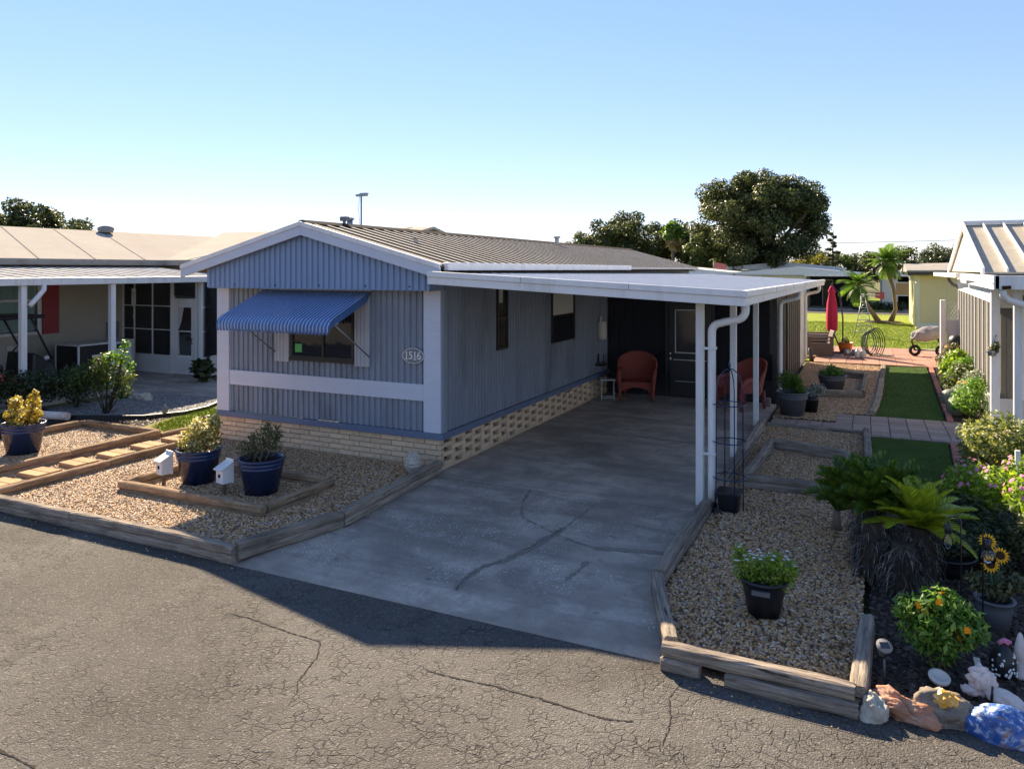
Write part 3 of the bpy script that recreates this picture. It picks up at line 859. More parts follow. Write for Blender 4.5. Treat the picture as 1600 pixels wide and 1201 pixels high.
# timber borders
def border(label, loc, runs, m='timber', seed=1, name='timber_border', w=.11):
    t = thing(name, label, 'border', (loc[0], loc[1], 0))
    for k, (a, b, zs) in enumerate(runs):
        for j, z in enumerate(zs):
            timber(t, (a[0] - loc[0], a[1] - loc[1]), (b[0] - loc[0], b[1] - loc[1]), z, w, .092, m, seed * 31 + k * 5 + j)
    return t
Z2 = (.0, .09)
border('long stacked timber border of the gravel bed along the road and driveway', (-2, -3.72), [
    ((-7.8, -3.72), (-5.3, -3.72), Z2), ((-5.29, -3.72), (-2.6, -3.72), Z2), ((-2.59, -3.72), (-.14, -3.72), Z2),
    ((-.13, -3.70), (.20, -2.50), (.03, .12)), ((.20, -2.49), (.05, -.12), (.03, .12))], 'timber_grey', 1)
border('timber rail on the house side of the stepping stone path', (-4.35, -2), [((-4.33, -3.65), (-4.36, -2.0), (.01, .075)), ((-4.36, -1.99), (-4.38, -.15), (.01, .075))], 'timber', 2)
border('timber rail on the far side of the stepping stone path with corner bed', (-5.35, -1), [
    ((-5.33, -3.65), (-5.36, -1.9), Z2), ((-5.36, -1.89), (-5.37, -.32), Z2), ((-5.43, -.31), (-7.3, -.31), Z2), ((-7.33, -.36), (-7.33, -1.3), Z2), ((-5.36, -.29), (-5.3, .5), (.03,))], 'timber', 3)
border('square timber planter frame around two blue pots', (-1.9, -2.1), [
    ((-3.2, -2.66), (-.78, -2.66), Z2), ((-.80, -2.60), (-.80, -1.42), Z2), ((-.86, -1.41), (-3.1, -1.41), Z2), ((-3.18, -1.44), (-3.18, -2.60), Z2)], 'timber', 4)
border('weathered timber border of the gravel bed between driveway and mulch', (4.6, -3), [
    ((3.80, 5.0), (3.80, 2.5), (.02, .10)), ((3.80, 2.49), (3.80, .0), (.02, .10)), ((3.80, -.25), (3.79, -2.55), (.03, .11)), ((3.79, -2.6), (4.18, -3.72), (.03, .11)),
    ((4.14, -3.80), (5.42, -3.83), (.095,)), ((4.6, -3.85), (5.44, -3.86), (.0,)), ((4.14, -3.82), (4.42, -3.83), (.0,)), ((5.44, -3.8), (5.50, -2.66), Z2),
    ((3.86, 5.14), (5.5, 5.06), (.02,)), ((5.5, 5.0), (5.52, 2.75), (.03, .10))], 'timber_grey', 5)
border('U shaped timber frame lying in the gravel beside the carport', (4.6, 2), [
    ((4.0, .95), (5.1, .92), (.045, .13)), ((4.04, 1.02), (4.13, 3.3), (.045, .12)), ((4.16, 3.32), (5.22, 2.95), (.045, .12)), ((5.25, 2.92), (5.24, 2.3), (.045, .12))], 'timber_grey', 6)
border('small timber frame beside the grey pots near the screened room', (4.9, 10.5), [
    ((4.38, 8.85), (5.4, 9.1), (.04, .12)), ((5.42, 9.14), (5.5, 12.2), (.04, .12)), ((5.46, 12.26), (4.85, 12.45), (.04, .12))], 'timber_grey', 7)
border('crooked grey log edging between gravel and artificial turf', (5.7, 10), [
    ((5.61, 7.15), (5.75, 9.25), (.03,)), ((5.75, 9.26), (5.86, 12.2), (.03,)), ((5.86, 12.21), (5.98, 15.4), (.03,))], 'timber_grey', 8, 'log_edging', .13)

# stepping stones
hs = MB().box(-.205, .205, -.088, .088, -.04, .035).mesh('paver')
for k, (x, y) in enumerate([(-4.80, -3.22), (-4.86, -2.66), (-4.88, -2.08), (-4.87, -1.50), (-4.88, -.92), (-4.86, -.36), (-4.84, .12)]):
    nm = ['at the road end of the path', 'second from the road', 'third from the road', 'in the middle of the path', 'fifth from the road', 'sixth from the road', 'at the far end by the dark shrub'][k]
    t = thing('stepping_stone', 'tan stepping stone of two pavers, ' + nm, 'stepping stone', (x, y, .075), rd.uniform(-.06, .06), 'stepping stones between the timbers')
    obj('paver', hs, 'step_stone', t, (0, -.091, 0), .01, 0, 2); obj('paver', hs, 'step_stone', t, (0, .091, 0), .01, 0, 2)

# ------------------------------------------------------------------ the blue mobile home
HW, HL = 4.31, 16.6          # width, length; near right corner at the origin
PX, PZ, EZ = -2.17, 3.60, 2.95
EL, ER = -4.66, .24          # eaves
YF, YG = -.44, -.36          # roof front edge, gable panel
house = thing('mobile_home', 'blue ribbed metal mobile home with low gable roof and cream brick skirt', 'house', (0, 0, 0))
def rz_(x): return PZ - (PZ - EZ) * (abs(x - PX) / ((PX - EL) if x < PX else (ER - PX)))
# siding
mb = MB(); corr(mb, (-4.05, -.004, 0), (1, 0, 0), (0, -1, 0), 3.78, .56, 1.0); mb.build('front_siding', 'siding_blue', house)
mb = MB(); corr(mb, (-4.05, -.004, 0), (1, 0, 0), (0, -1, 0), 3.78, 1.24, 2.7); mb.build('front_siding', 'siding_blue', house)
mb = MB(); corr(mb, (.004, .02, 0), (0, 1, 0), (1, 0, 0), HL - .04, .56, 2.86); mb.build('side_siding', 'siding_blue', house)
mb = MB(); corr(mb, (-HW, HL, 0), (0, -1, 0), (-1, 0, 0), HL, .56, 2.86); mb.build('side_siding', 'siding_blue', house)
mb = MB(); corr(mb, (0, HL, 0), (-1, 0, 0), (0, 1, 0), HW, .46, lambda u: rz_(-u) - .05, extra=(-PX,)); mb.build('rear_siding', 'siding_blue', house)
gl0, gl1 = -4.20, .03
mb = MB(); corr(mb, (gl0, YG, 0), (1, 0, 0), (0, -1, 0), gl1 - gl0, 2.61, lambda u: rz_(gl0 + u) - .03, extra=(PX - gl0,))
mb.box(gl0, gl1, YG + .02, YG + .035, 2.60, 2.62)
mb.build('gable', 'gable_blue', house)
for xa in (gl0, gl1 - .012): MB().box(xa, xa + .012, YG + .02, .0, 2.6, 2.92).build('gable_return', 'gable_blue', house)
MB().box(-4.19, .02, YG + .036, .0, 2.612, 2.63).build('soffit', 'off_white', house)
sw_ = MB()
for x in (-3.6, -2.75, -1.9, -1.05, -.3): sw_.lathe([(.001, 0), (.014, 0), (.01, .008), (.001, .009)], (0, 0, 0), 8); sw_.v[-32:] = [(x + a, YG - .001 - c, 2.66 + b) for a, b, c in sw_.v[-32:]]
stuff(sw_.build('screw', 'dark_bronze', house))
for y in (2.55, 3.85, 5.9): MB().box(.0005, .0075, y, y + .012, .57, 2.6).build('panel_seam', 'skirt_blue', house)
for x in (-2.16, -3.28): MB().box(x, x + .01, -.0075, -.0005, .57, 1.0).build('panel_seam', 'skirt_blue', house)
# flat trims
for x0, x1 in ((-HW - .01, -4.05), (-.27, .012)):
    MB().box(x0, x1, -.045, .002, .56, 2.61).build('corner_board', 'trim_blue', house, bevel=.006)
MB().box(-4.05, -.27, -.032, .0, 1.0, 1.24).build('belt_board', 'trim_blue', house, bevel=.005)
MB().box(-.001, .04, .004, .11, .56, 2.61).build('corner_flashing', 'siding_blue', house, bevel=.004)
MB().box(-HW - .015, .05, -.055, -.005, .466, .559).build('skirt_trim', 'skirt_blue', house, bevel=.006)
MB().box(.0, .055, -.003, HL, .466, .559).build('skirt_trim', 'skirt_blue', house, bevel=.006)
MB().box(-HW - .03, -HW, -.003, HL, .466, .559).build('skirt_trim', 'skirt_blue', house)
# brick skirt, front: running bond, each brick its own piece
MB().box(-HW + .05, -.05, .03, .12, 0, .466).build('mortar', 'mortar', house)
bm_ = {}
def brick_mesh(L, D, H):
    k = (round(L, 3), D, H)
    if k not in bm_: bm_[k] = MB().box(0, L, 0, D, 0, H).mesh('brick')
    return bm_[k]
rh = .0775
for r_ in range(6):
    x = -HW; first = True
    while x < -.002:
        L = .385 if not (first and r_ % 2) else .19
        L = min(L, -x)
        if L < .05: break
        obj('brick', brick_mesh(L - .011, .1, .067), 'brick_cream', house, (x, rd.uniform(-.004, .003), r_ * rh), .004, 0, 1)
        x += L; first = False
# pierced brick screen under the side wall
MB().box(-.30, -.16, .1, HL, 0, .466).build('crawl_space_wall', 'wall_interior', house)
for r_ in range(7):
    H = .0655; y = -.0 if r_ % 2 else -.31
    while y < 7.5:
        y0 = max(y, .102); L = (y + (.62 if r_ == 0 else .42)) - y0
        L = min(L, 7.58 - y0)
        if L > .06:
            o = obj('brick', brick_mesh(round(L - .006, 3), .1, H), 'brick_cream', house, (.002 + rd.uniform(-.003, .003), y0, .0 + r_ * .0665), .004, R(90), 1)
        y += .62
# barge boards and roof
def barge(xa, za, xb, zb):
    MB().hexa([(xa, YF - .03, za - .185), (xb, YF - .03, zb - .185), (xb, YF, zb - .185), (xa, YF, za - .185), (xa, YF - .03, za + .012), (xb, YF - .03, zb + .012), (xb, YF, zb + .012), (xa, YF, za + .012)]).build('barge_board', 'barge_white', house, bevel=.006)
    MB().hexa([(xa, YF - .045, za - .045), (xb, YF - .045, zb - .045), (xb, YF - .031, zb - .045), (xa, YF - .031, za - .045), (xa, YF - .045, za + .022), (xb, YF - .045, zb + .022), (xb, YF + .03, zb + .022), (xa, YF + .03, za + .022)]).build('drip_edge', 'white_paint', house, bevel=.004)
barge(EL - .02, EZ, PX, PZ); barge(PX + .001, PZ, ER + .02, EZ)
mb = MB()
mb.quad((EL, YF, EZ - .10), (PX, YF, PZ - .10), (PX, HL + .3, PZ - .10), (EL, HL + .3, EZ - .10))
mb.quad((PX, YF, PZ - .10), (ER, YF, EZ - .10), (ER, HL + .3, EZ - .10), (PX, HL + .3, PZ - .10))
mb.build('roof_soffit', 'twig', house)
ry = HL + .3
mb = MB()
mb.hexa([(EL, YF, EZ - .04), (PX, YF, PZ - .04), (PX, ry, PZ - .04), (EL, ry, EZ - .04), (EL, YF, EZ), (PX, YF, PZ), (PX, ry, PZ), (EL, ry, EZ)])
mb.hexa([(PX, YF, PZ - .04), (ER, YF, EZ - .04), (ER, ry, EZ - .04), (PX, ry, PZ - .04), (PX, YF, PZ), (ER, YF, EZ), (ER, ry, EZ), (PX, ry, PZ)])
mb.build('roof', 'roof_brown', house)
mb = MB(); lit_top = MB(); y = YF + .12
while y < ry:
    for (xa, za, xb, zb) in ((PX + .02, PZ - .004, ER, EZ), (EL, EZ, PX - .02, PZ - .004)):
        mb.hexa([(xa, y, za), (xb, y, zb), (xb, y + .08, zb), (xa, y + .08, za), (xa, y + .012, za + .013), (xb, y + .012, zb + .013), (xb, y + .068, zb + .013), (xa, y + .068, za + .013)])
        lit_top.hexa([(xa, y + .012, za + .0132), (xb, y + .012, zb + .0132), (xb, y + .068, zb + .0132), (xa, y + .068, za + .0132), (xa, y + .014, za + .0175), (xb, y + .014, zb + .0175), (xb, y + .066, zb + .0175), (xa, y + .066, za + .0175)])
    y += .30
mb.build('roof_rib', 'roof_brown', house); lit_top.build('rib_lit_top', 'roof_rib', house)  # brown ribs with pale strips paint shaded fronts against sunlit tops
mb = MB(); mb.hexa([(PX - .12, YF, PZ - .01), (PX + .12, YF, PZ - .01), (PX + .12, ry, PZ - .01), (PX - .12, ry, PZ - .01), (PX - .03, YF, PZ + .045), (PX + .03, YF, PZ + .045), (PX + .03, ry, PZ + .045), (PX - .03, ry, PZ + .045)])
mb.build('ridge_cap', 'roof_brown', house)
MB().box(ER - .02, ER + .07, YF + .12, 8.55, 2.885, 2.995).build('gutter', 'white_paint', house, bevel=.012)
MB().box(ER - .01, ER + .04, 8.56, ry, 2.90, 2.96).build('gutter', 'roof_rib', house, bevel=.008)
MB().tube([(-2.42, 1.05, 3.5), (-2.42, 1.05, 3.74)], .05, 10).lathe([(.075, .0), (.075, .03), (.0, .045)], (-2.42, 1.05, 3.74), 12).build('roof_vent', 'grey_metal', house)
MB().tube([(-2.2, .62, 3.55), (-2.2, .62, 3.70)], .025, 8).box(-2.26, -2.14, .58, .68, 3.69, 3.76).build('vent_pipe', 'block_grey', house)
MB().tube([(-1.2, 1.2, 3.3), (-1.2, 1.2, 3.41)], .035, 8).disc((-1.2, 1.2, 3.412), .06, 10).build('vent_pipe', 'roof_rib', house)
MB().tube([(-2.0, 9.4, 3.5), (-2.0, 9.4, 3.74)], .06, 8).lathe([(.1, 0), (.1, .04), (0, .06)], (-2.0, 9.4, 3.74), 10).build('roof_vent', 'roof_rib', house)
# front window
win = MB()
wx0, wx1, wz0, wz1 = -2.74, -1.51, 1.50, 2.42
for a, b, c, d in ((wx0, wx1, wz0, wz0 + .045), (wx0, wx1, wz1 - .045, wz1), (wx0, wx0 + .045, wz0 + .045, wz1 - .045), (wx1 - .045, wx1, wz0 + .045, wz1 - .045), (-2.12, -2.08, wz0 + .045, wz1 - .045)):
    win.box(a, b, -.04, .0, c, d)
win = win.build('window', 'dark_bronze', house)
for a, b in ((wx0 + .045, -2.12), (-2.08, wx1 - .045)):
    MB().box(a, b, -.02, -.012, wz0 + .045, wz1 - .045).build('pane', 'window_glass', win)
MB().box(wx0 - .02, wx1 + .02, -.055, -.041, wz0 - .03, wz0 + .012).build('sill', 'dark_bronze', win)
MB().box(-2.66, -2.52, -.026, -.021, 1.60, 1.73).build('sticker', 'sticker_green', win)
for x0, x1 in ((-3.06, -2.77), (-1.49, -1.22)):
    s_ = MB().box(x0, x1, -.05, -.004, 1.44, 2.52).build('shutter', 'shutter_grey', house, bevel=.005)
    mb = MB()
    for k in range(3): mb.box(x0 + .045 + k * .068, x0 + .05 + k * .068, -.0535, -.0495, 1.46, 2.5)
    mb.build('groove', 'siding_blue', s_)
# awning
ax0, ax1 = -3.32, -1.21
A0 = Vector((0, -.02, 2.575)); A1 = Vector((0, -.90, 2.20))
prof = [(A0.y, A0.z), (A1.y, A1.z), (A1.y - .055, A1.z - .04), (A1.y - .085, A1.z - .09), (A1.y - .09, A1.z - .15), (A1.y - .085, A1.z - .205)]
aw = MB(); wl = MB(); ns = 33; sw = (ax1 - ax0) / ns
for k in range(ns):
    x = ax0 + k * sw
    for tgt, xa, xb, lift in ((aw, x, x + sw * .66, 0), (wl, x + sw * .64, x + sw * .96, .011)):
        n_ = len(prof); vs_ = []
        for i, (py, pz) in enumerate(prof):
            oy, oz = (0, lift) if i < 2 else (-lift, 0)
            zz = pz + (.03 if (i == n_ - 1 and lift) else 0)
            vs_ += [(xa, py + oy, zz + oz), (xb, py + oy, zz + oz), (xa, py + oy + .006, zz + oz - .006), (xb, py + oy + .006, zz + oz - .006)]
        fs = []
        for i in range(n_ - 1):
            b = 4 * i
            fs += [(b, b + 1, b + 5, b + 4), (b + 2, b + 6, b + 7, b + 3), (b, b + 4, b + 6, b + 2), (b + 1, b + 3, b + 7, b + 5)]
        b = 4 * (n_ - 1); fs += [(b, b + 1, b + 3, b + 2)]
        tgt.add(vs_, fs)
awn = aw.build('awning', 'awning_blue', house); wl.build('awning_rib', 'awning_light', awn)
for x in (ax0 - .004, ax1 + .004):
    MB().add([(x, A0.y, A0.z), (x, A1.y, A1.z), (x, A1.y - .085, A1.z - .09), (x, A1.y - .085, A1.z - .20), (x, A1.y - .05, A1.z - .12), (x, A0.y - .1, A0.z - .16)], [(0, 1, 2, 3, 4, 5)]).build('side_panel', 'awning_blue', awn)
MB().tube([(ax0 - .02, -.83, 2.14), (ax1 + .03, -.83, 2.14)], .016, 8).build('awning_bar', 'grey_metal', awn)
for x in (ax0 + .22, ax1 - .05):
    MB().tube([(x, -.83, 2.14), (x + .05, -.05, 1.59)], .011, 6).build('awning_strut', 'grey_metal', awn)
MB().box(ax0 - .02, ax1 + .03, -.06, -.004, 2.575, 2.60).build('awning_head', 'grey_metal', awn)
# house number
pq = MB()
oval = [(.185 * math.cos(2 * math.pi * k / 36), .115 * math.sin(2 * math.pi * k / 36)) for k in range(36)]
pq.add([(-.44 + x, -.052, 1.65 + z) for x, z in oval] + [(-.44 + x, -.03, 1.65 + z) for x, z in oval], [tuple(range(36)), tuple(range(71, 35, -1))] + [(k, (k + 1) % 36, 36 + (k + 1) % 36, 36 + k) for k in range(36)])
pq = pq.build('number_plaque', 'block_grey', house)
rim = MB().tube([(-.44 + x * .97, -.053, 1.65 + z * .95) for x, z in oval + oval[:1]], .006, 6); rim.build('plaque_rim', 'white_paint', pq)
for k, ch in enumerate('1516'):
    cx = -.44 + (-.108, -.036, .034, .104)[k]
    o = obj('digit', text_mesh(ch, .158), 'white_paint', pq, (cx, -.057, 1.65)); o.rotation_euler = (R(90), 0, 0)
    if ch == '1': MB().box(cx - .024, cx + .030, -.0612, -.0535, 1.590, 1.603).build('serif', 'white_paint', pq)
# side windows
for (y0, y1, z0, z1, cur) in ((1.76, 2.16, 1.57, 2.62, False), (4.12, 5.36, 1.47, 2.50, True)):
    w_ = MB()
    for a, b, c, d in ((y0, y1, z0, z0 + .04), (y0, y1, z1 - .04, z1), (y0, y0 + .04, z0 + .04, z1 - .04), (y1 - .04, y1, z0 + .04, z1 - .04), (y0 + .04, y1 - .04, (z0 + z1) / 2 - .02, (z0 + z1) / 2 + .02)):
        w_.box(-.002, .032, a, b, c, d)
    w_ = w_.build('window', 'dark_bronze', house)
    MB().box(.006, .012, y0 + .04, y1 - .04, z0 + .04, (z0 + z1) / 2 - .02).build('pane', 'glass_dim', w_)
    mb = MB(); n_ = 14
    for k in range(n_):
        ya = y0 + .04 + (y1 - y0 - .08) * k / n_; yb = y0 + .04 + (y1 - y0 - .08) * (k + 1) / n_
        if not cur and k < 8: mb.quad((.010, ya, (z0 + z1) / 2 + .25), (.010, yb, (z0 + z1) / 2 + .25), (.014, yb, z1 - .04), (.010, ya, z1 - .04))
        if cur: mb.quad((.007 + .005 * (k % 2), ya, (z0 + z1) / 2 + .02), (.007 + .005 * ((k + 1) % 2), yb, (z0 + z1) / 2 + .02), (.007 + .005 * ((k + 1) % 2), yb, z1 - .04), (.007 + .005 * (k % 2), ya, z1 - .04))
    mb.build('curtain', 'curtain', w_)
    MB().box(.001, .005, y0 + .04, y1 - .04, (z0 + z1) / 2 + .02, z1 - .04).build('pane', 'glass_dim', w_)

# carport roof and screened room
car = thing('carport', 'white flat roofed carport with posts, gutters and black screened room', 'carport', (2.1, 0, 0))
def cp(mb, name, m, **k):
    mb.v = [(x - 2.1, y, z) for x, y, z in mb.v]
    return mb.build(name, m, k.pop('parent', car), **k)
YB = 17.0
def ct(x, y): return 2.865 - (x - .2) * .052 - (y + .65) * .0055      # roof top surface
X0, X1, Y0 = .30, 4.30, -.65
n_ = 54
for k in range(n_):                                    # pans run down the slope; each lapped edge is a small step
    ya = Y0 + .04 + (YB - Y0 - .06) * k / n_; yb = Y0 + .04 + (YB - Y0 - .06) * (k + 1) / n_ - .004
    if k == 0: pan = MB(); lap = MB()
    pan.hexa([(X0, ya, ct(X0, ya) - .05), (X1 - .05, ya, ct(X1, ya) - .05), (X1 - .05, yb, ct(X1, yb) - .05), (X0, yb, ct(X0, yb) - .05), (X0, ya, ct(X0, ya) - .02), (X1 - .05, ya, ct(X1, ya) - .02), (X1 - .05, yb, ct(X1, yb) - .02), (X0, yb, ct(X0, yb) - .02)])
    lap.hexa([(X0, yb - .03, ct(X0, yb) - .021), (X1 - .06, yb - .03, ct(X1, yb) - .021), (X1 - .06, yb, ct(X1, yb) - .021), (X0, yb, ct(X0, yb) - .021), (X0, yb - .02, ct(X0, yb) - .004), (X1 - .06, yb - .02, ct(X1, yb) - .004), (X1 - .06, yb - .006, ct(X1, yb) - .004), (X0, yb - .006, ct(X0, yb) - .004)])
cp(pan, 'roof_pan', 'roof_white'); cp(lap, 'roof_seam', 'roof_white')
def fascia(a, b, za, zb, h, th, name, m='white_paint'):
    ax, ay = a; bx, by = b
    d = Vector((bx - ax, by - ay, 0)).normalized(); s_ = Vector((-d.y, d.x, 0)) * th
    mb = MB().hexa([(ax, ay, za - h), (bx, by, zb - h), (bx + s_.x, by + s_.y, zb - h), (ax + s_.x, ay + s_.y, za - h), (ax, ay, za), (bx, by, zb), (bx + s_.x, by + s_.y, zb), (ax + s_.x, ay + s_.y, za)])
    return cp(mb, name, m, bevel=.006)
fascia((.16, Y0), (X1, Y0), ct(.16, Y0) + .012, ct(X1, Y0) + .012, .075, .05, 'fascia')
fascia((.16, Y0 + .02), (X1 - .02, Y0 + .02), ct(.16, Y0) - .064, ct(X1, Y0) - .064, .10, .05, 'fascia')
fascia((X1, Y0 + .05), (X1, 8.2), ct(X1, Y0) + .012, ct(X1, 8.2) + .012, .075, .08, 'gutter')
fascia((X1 - .025, Y0 + .05), (X1 - .025, 8.2), ct(X1, Y0) - .064, ct(X1, 8.2) - .064, .10, .05, 'gutter')
fascia((X1 + .01, 8.21), (X1 + .01, YB), ct(X1, 8.2) + .02, ct(X1, YB) + .02, .075, .08, 'gutter')
fascia((X1 - .015, 8.21), (X1 - .015, YB), ct(X1, 8.2) - .056, ct(X1, YB) - .056, .10, .05, 'gutter')
for x in (1.55, 2.95): cp(MB().box(x, x + .006, Y0 - .0025, Y0 + .004, ct(x, Y0) - .06, ct(x, Y0) + .008), 'fascia_joint', 'block_grey')
for y in (2.4, 5.3): cp(MB().box(X1 - .004, X1 + .003, y, y + .006, ct(X1, y) - .06, ct(X1, y) + .008), 'fascia_joint', 'block_grey')
for y in (-.15, 2.35, 4.9):
    t_ = cp(MB().box(3.645, 3.735, y - .045, y + .045, .028, ct(3.69, y) - .05), 'post', 'white_paint', bevel=.006)
    cp(MB().box(3.655, 3.725, y - .049, y - .0445, .03, ct(3.69, y) - .2), 'post_face', 'white_panel', parent=t_)
cp(MB().bar((3.69, -.6, ct(3.69, -.6) - .075), (3.69, 7.6, ct(3.69, 7.6) - .075), .08, .05), 'beam', 'white_paint')
def down(y, zt, ytop, zb=.14, vx=3.83):
    pts = [(4.22, ytop, zt), (4.22, ytop, zt - .06)]
    for k in range(7):
        a = k / 6 * math.pi / 2; pts.append((4.22 - .11 * (1 - math.cos(a)), ytop, zt - .08 - .11 * math.sin(a)))
    pts += [(vx + .13, y, zt - .225)]
    for k in range(7):
        a = k / 6 * math.pi / 2; pts.append((vx + .11 - .11 * math.sin(a), y, zt - .235 - .11 * (1 - math.cos(a))))
    pts += [(vx, y, zb + .3), (vx, y, zb)]
    return cp(MB().tube(pts, .047, 10), 'downspout', 'white_paint')
down(-.16, 2.50, -.2)
for z in (1.95, .7): cp(MB().box(3.735, 3.885, -.215, -.209, z, z + .03).box(3.877, 3.883, -.209, -.11, z, z + .03), 'strap', 'white_panel')
for y in (-.15, 2.35, 4.9): cp(MB().box(3.625, 3.755, y - .065, y + .065, .029, .036).box(3.64, 3.74, y - .052, y - .0455, .036, .09), 'post_foot', 'grey_metal')
cp(MB().tube([(3.83, -.16, .15), (3.83, -.16, .06), (3.88, -.24, .04), (3.93, -.32, .06)], .055, 8), 'downspout_elbow', 'black_metal')
down(7.75, 2.46, 7.75); down(15.3, 2.40, 15.3)
cp(MB().box(3.70, 3.78, 15.42, 15.50, 0, 2.45), 'post', 'white_paint', bevel=.005)
# screened room: front wall
YS = 7.62
top = ct(1.8, YS) - .06
scr = cp(MB().quad((.03, YS, .48), (1.40, YS, .48), (1.40, YS, 2.6), (.03, YS, 2.6)), 'screen', 'screen_black')
cp(MB().quad((2.46, YS, .48), (3.72, YS, .48), (3.72, YS, 2.6), (2.46, YS, 2.6)), 'screen', 'screen_black')
cp(MB().quad((1.44, YS, 2.16), (2.42, YS, 2.16), (2.42, YS, 2.6), (1.44, YS, 2.6)), 'screen', 'screen_black')
cp(MB().box(.03, 1.40, YS - .01, YS + .01, .03, .48).box(2.46, 3.72, YS - .01, YS + .01, .03, .48), 'kick_panel', 'pot_black')
cp(MB().box(.0, .05, YS - .03, YS + .03, .03, 2.6).box(1.38, 1.45, YS - .03, YS + .03, .03, 2.6).box(2.41, 2.48, YS - .03, YS + .03, .03, 2.6).box(3.68, 3.76, YS - .03, YS + .03, .03, 2.6).box(.05, 1.38, YS - .02, YS + .02, .46, .50).box(2.48, 3.68, YS - .02, YS + .02, .46, .5).box(1.45, 2.41, YS - .025, YS + .025, 2.12, 2.17), 'frame', 'black_metal')
dr = cp(MB().box(1.46, 2.40, YS - .03, YS + .01, .04, 2.11), 'door', 'pot_black', bevel=.004)
mb = MB()
for a, b, c, d in ((1.60, 2.26, 1.98, 2.0), (1.60, 2.26, 1.02, 1.04), (1.60, 1.62, 1.04, 1.98), (2.24, 2.26, 1.04, 1.98), (1.56, 2.30, .86, .875), (1.6, 2.26, .38, .39)): mb.box(a, b, YS - .038, YS - .029, c, d)
cp(mb, 'door_trim', 'white_panel', parent=dr)
cp(MB().box(1.62, 2.24, YS - .034, YS - .0295, 1.04, 1.98), 'door_screen', 'glass_dim', parent=dr)
cp(MB().tube([(1.50, YS - .03, 1.0), (1.50, YS - .075, 1.0)], .018, 8).tube([(1.50, YS - .075, .95), (1.50, YS - .075, 1.05)], .013, 8).box(1.48, 1.52, YS - .036, YS - .029, .86, .92), 'handle', 'chrome', parent=dr)
# screened room: long side wall
XS = 3.745
cp(MB().quad((XS, 7.66, .05), (XS, 10.1, .05), (XS, 10.1, 2.5), (XS, 7.66, 2.5)), 'screen', 'screen_black')
for k in range(6):
    ya = 10.15 + k * .62
    cp(MB().box(XS - .01, XS + .01, ya, ya + .58, .05, 2.5), 'vinyl_panel', 'screen_tan')
    cp(MB().box(XS - .03, XS + .03, ya + .58, ya + .62, .05, 2.5), 'mullion', 'plastic_brown')
cp(MB().box(XS - .02, XS + .02, 13.9, 15.45, .05, 2.45), 'wall_panel', 'white_panel')
cp(MB().box(XS + .021, XS + .04, 14.1, 15.3, 1.1, 2.4), 'wall_shade', 'white_paint', bevel=.005)
cp(MB().box(XS - .03, XS + .03, 10.09, 10.15, .05, 2.5).box(XS - .03, XS + .03, 7.62, 7.66, .03, 2.5), 'frame', 'black_metal')
cp(MB().box(.03, 3.74, 15.4, 15.44, 0, 2.5), 'rear_wall', 'wall_interior')
cp(MB().box(.05, 3.74, 7.64, 15.4, -.04, .02), 'room_floor', 'wall_interior')
# pale panel added in the room to stand in for a reflection of daylight
cp(MB().box(3.55, 3.57, 8.3, 8.75, 1.0, 2.35), 'room_reflection', 'curtain')

# things on and by the side wall
hb = thing('hose_bib', 'small hose tap on the pipe at the blue wall above pierced bricks', 'tap', (.03, 4.78, .44))
MB().tube([(0, 0, 0), (.09, 0, .0), (.11, 0, -.05)], .014, 8).tube([(.07, -.03, .03), (.07, .03, .03)], .01, 6).build('spout', 'chrome', hb)
od = thing('wall_ornament', 'cream hanging letter pocket with scroll top on the blue side wall', 'ornament', (.03, 6.95, 1.3))
MB().lathe([(.0, 0), (.10, .02), (.115, .12), (.11, .40), (.09, .42)], (.05, 0, 0), 16).build('pocket', 'off_white', od)
ring = [(.03, .05 * math.cos(a), .47 + .06 * math.sin(a)) for a in [2 * math.pi * k / 14 for k in range(15)]]
MB().tube(ring, .018, 6).build('hanger', 'off_white', od)
sb = thing('wall_bracket', 'black bracket shelf fixed to the blue wall near red wicker chair', 'bracket', (.022, 6.85, .74))
MB().box(0, .16, -.16, .16, 0, .05).box(0, .03, -.02, .02, .05, .26).build('shelf', 'black_metal', sb)
MB().tube([(.08, .12, .05), (.08, .17, .2), (.1, .05, .24)], .012, 6).build('arm', 'black_metal', sb)
mast = thing('antenna_mast', 'thin antenna mast with a bar on top beside the blue home', 'antenna', (-4.50, 4.15, 0))
MB().tube([(0, 0, 0), (0, 0, 4.52)], .018, 8).build('pole', 'grey_metal', mast)
MB().box(-.13, .16, -.03, .03, 4.50, 4.55).box(-.02, .17, -.04, .04, 4.545, 4.57).build('antenna_head', 'grey_metal', mast)
MB().tube([(-.05, 0, 4.5), (-.07, 0, 4.2), (-.03, .0, 3.8)], .005, 5).build('cable', 'wire_black', mast)
MB().bar((.0, 0, 2.7), (.2, 0, 2.7), .03, .03).bar((0, 0, 1.2), (.2, 0, 1.2), .03, .03).build('bracket', 'grey_metal', mast)

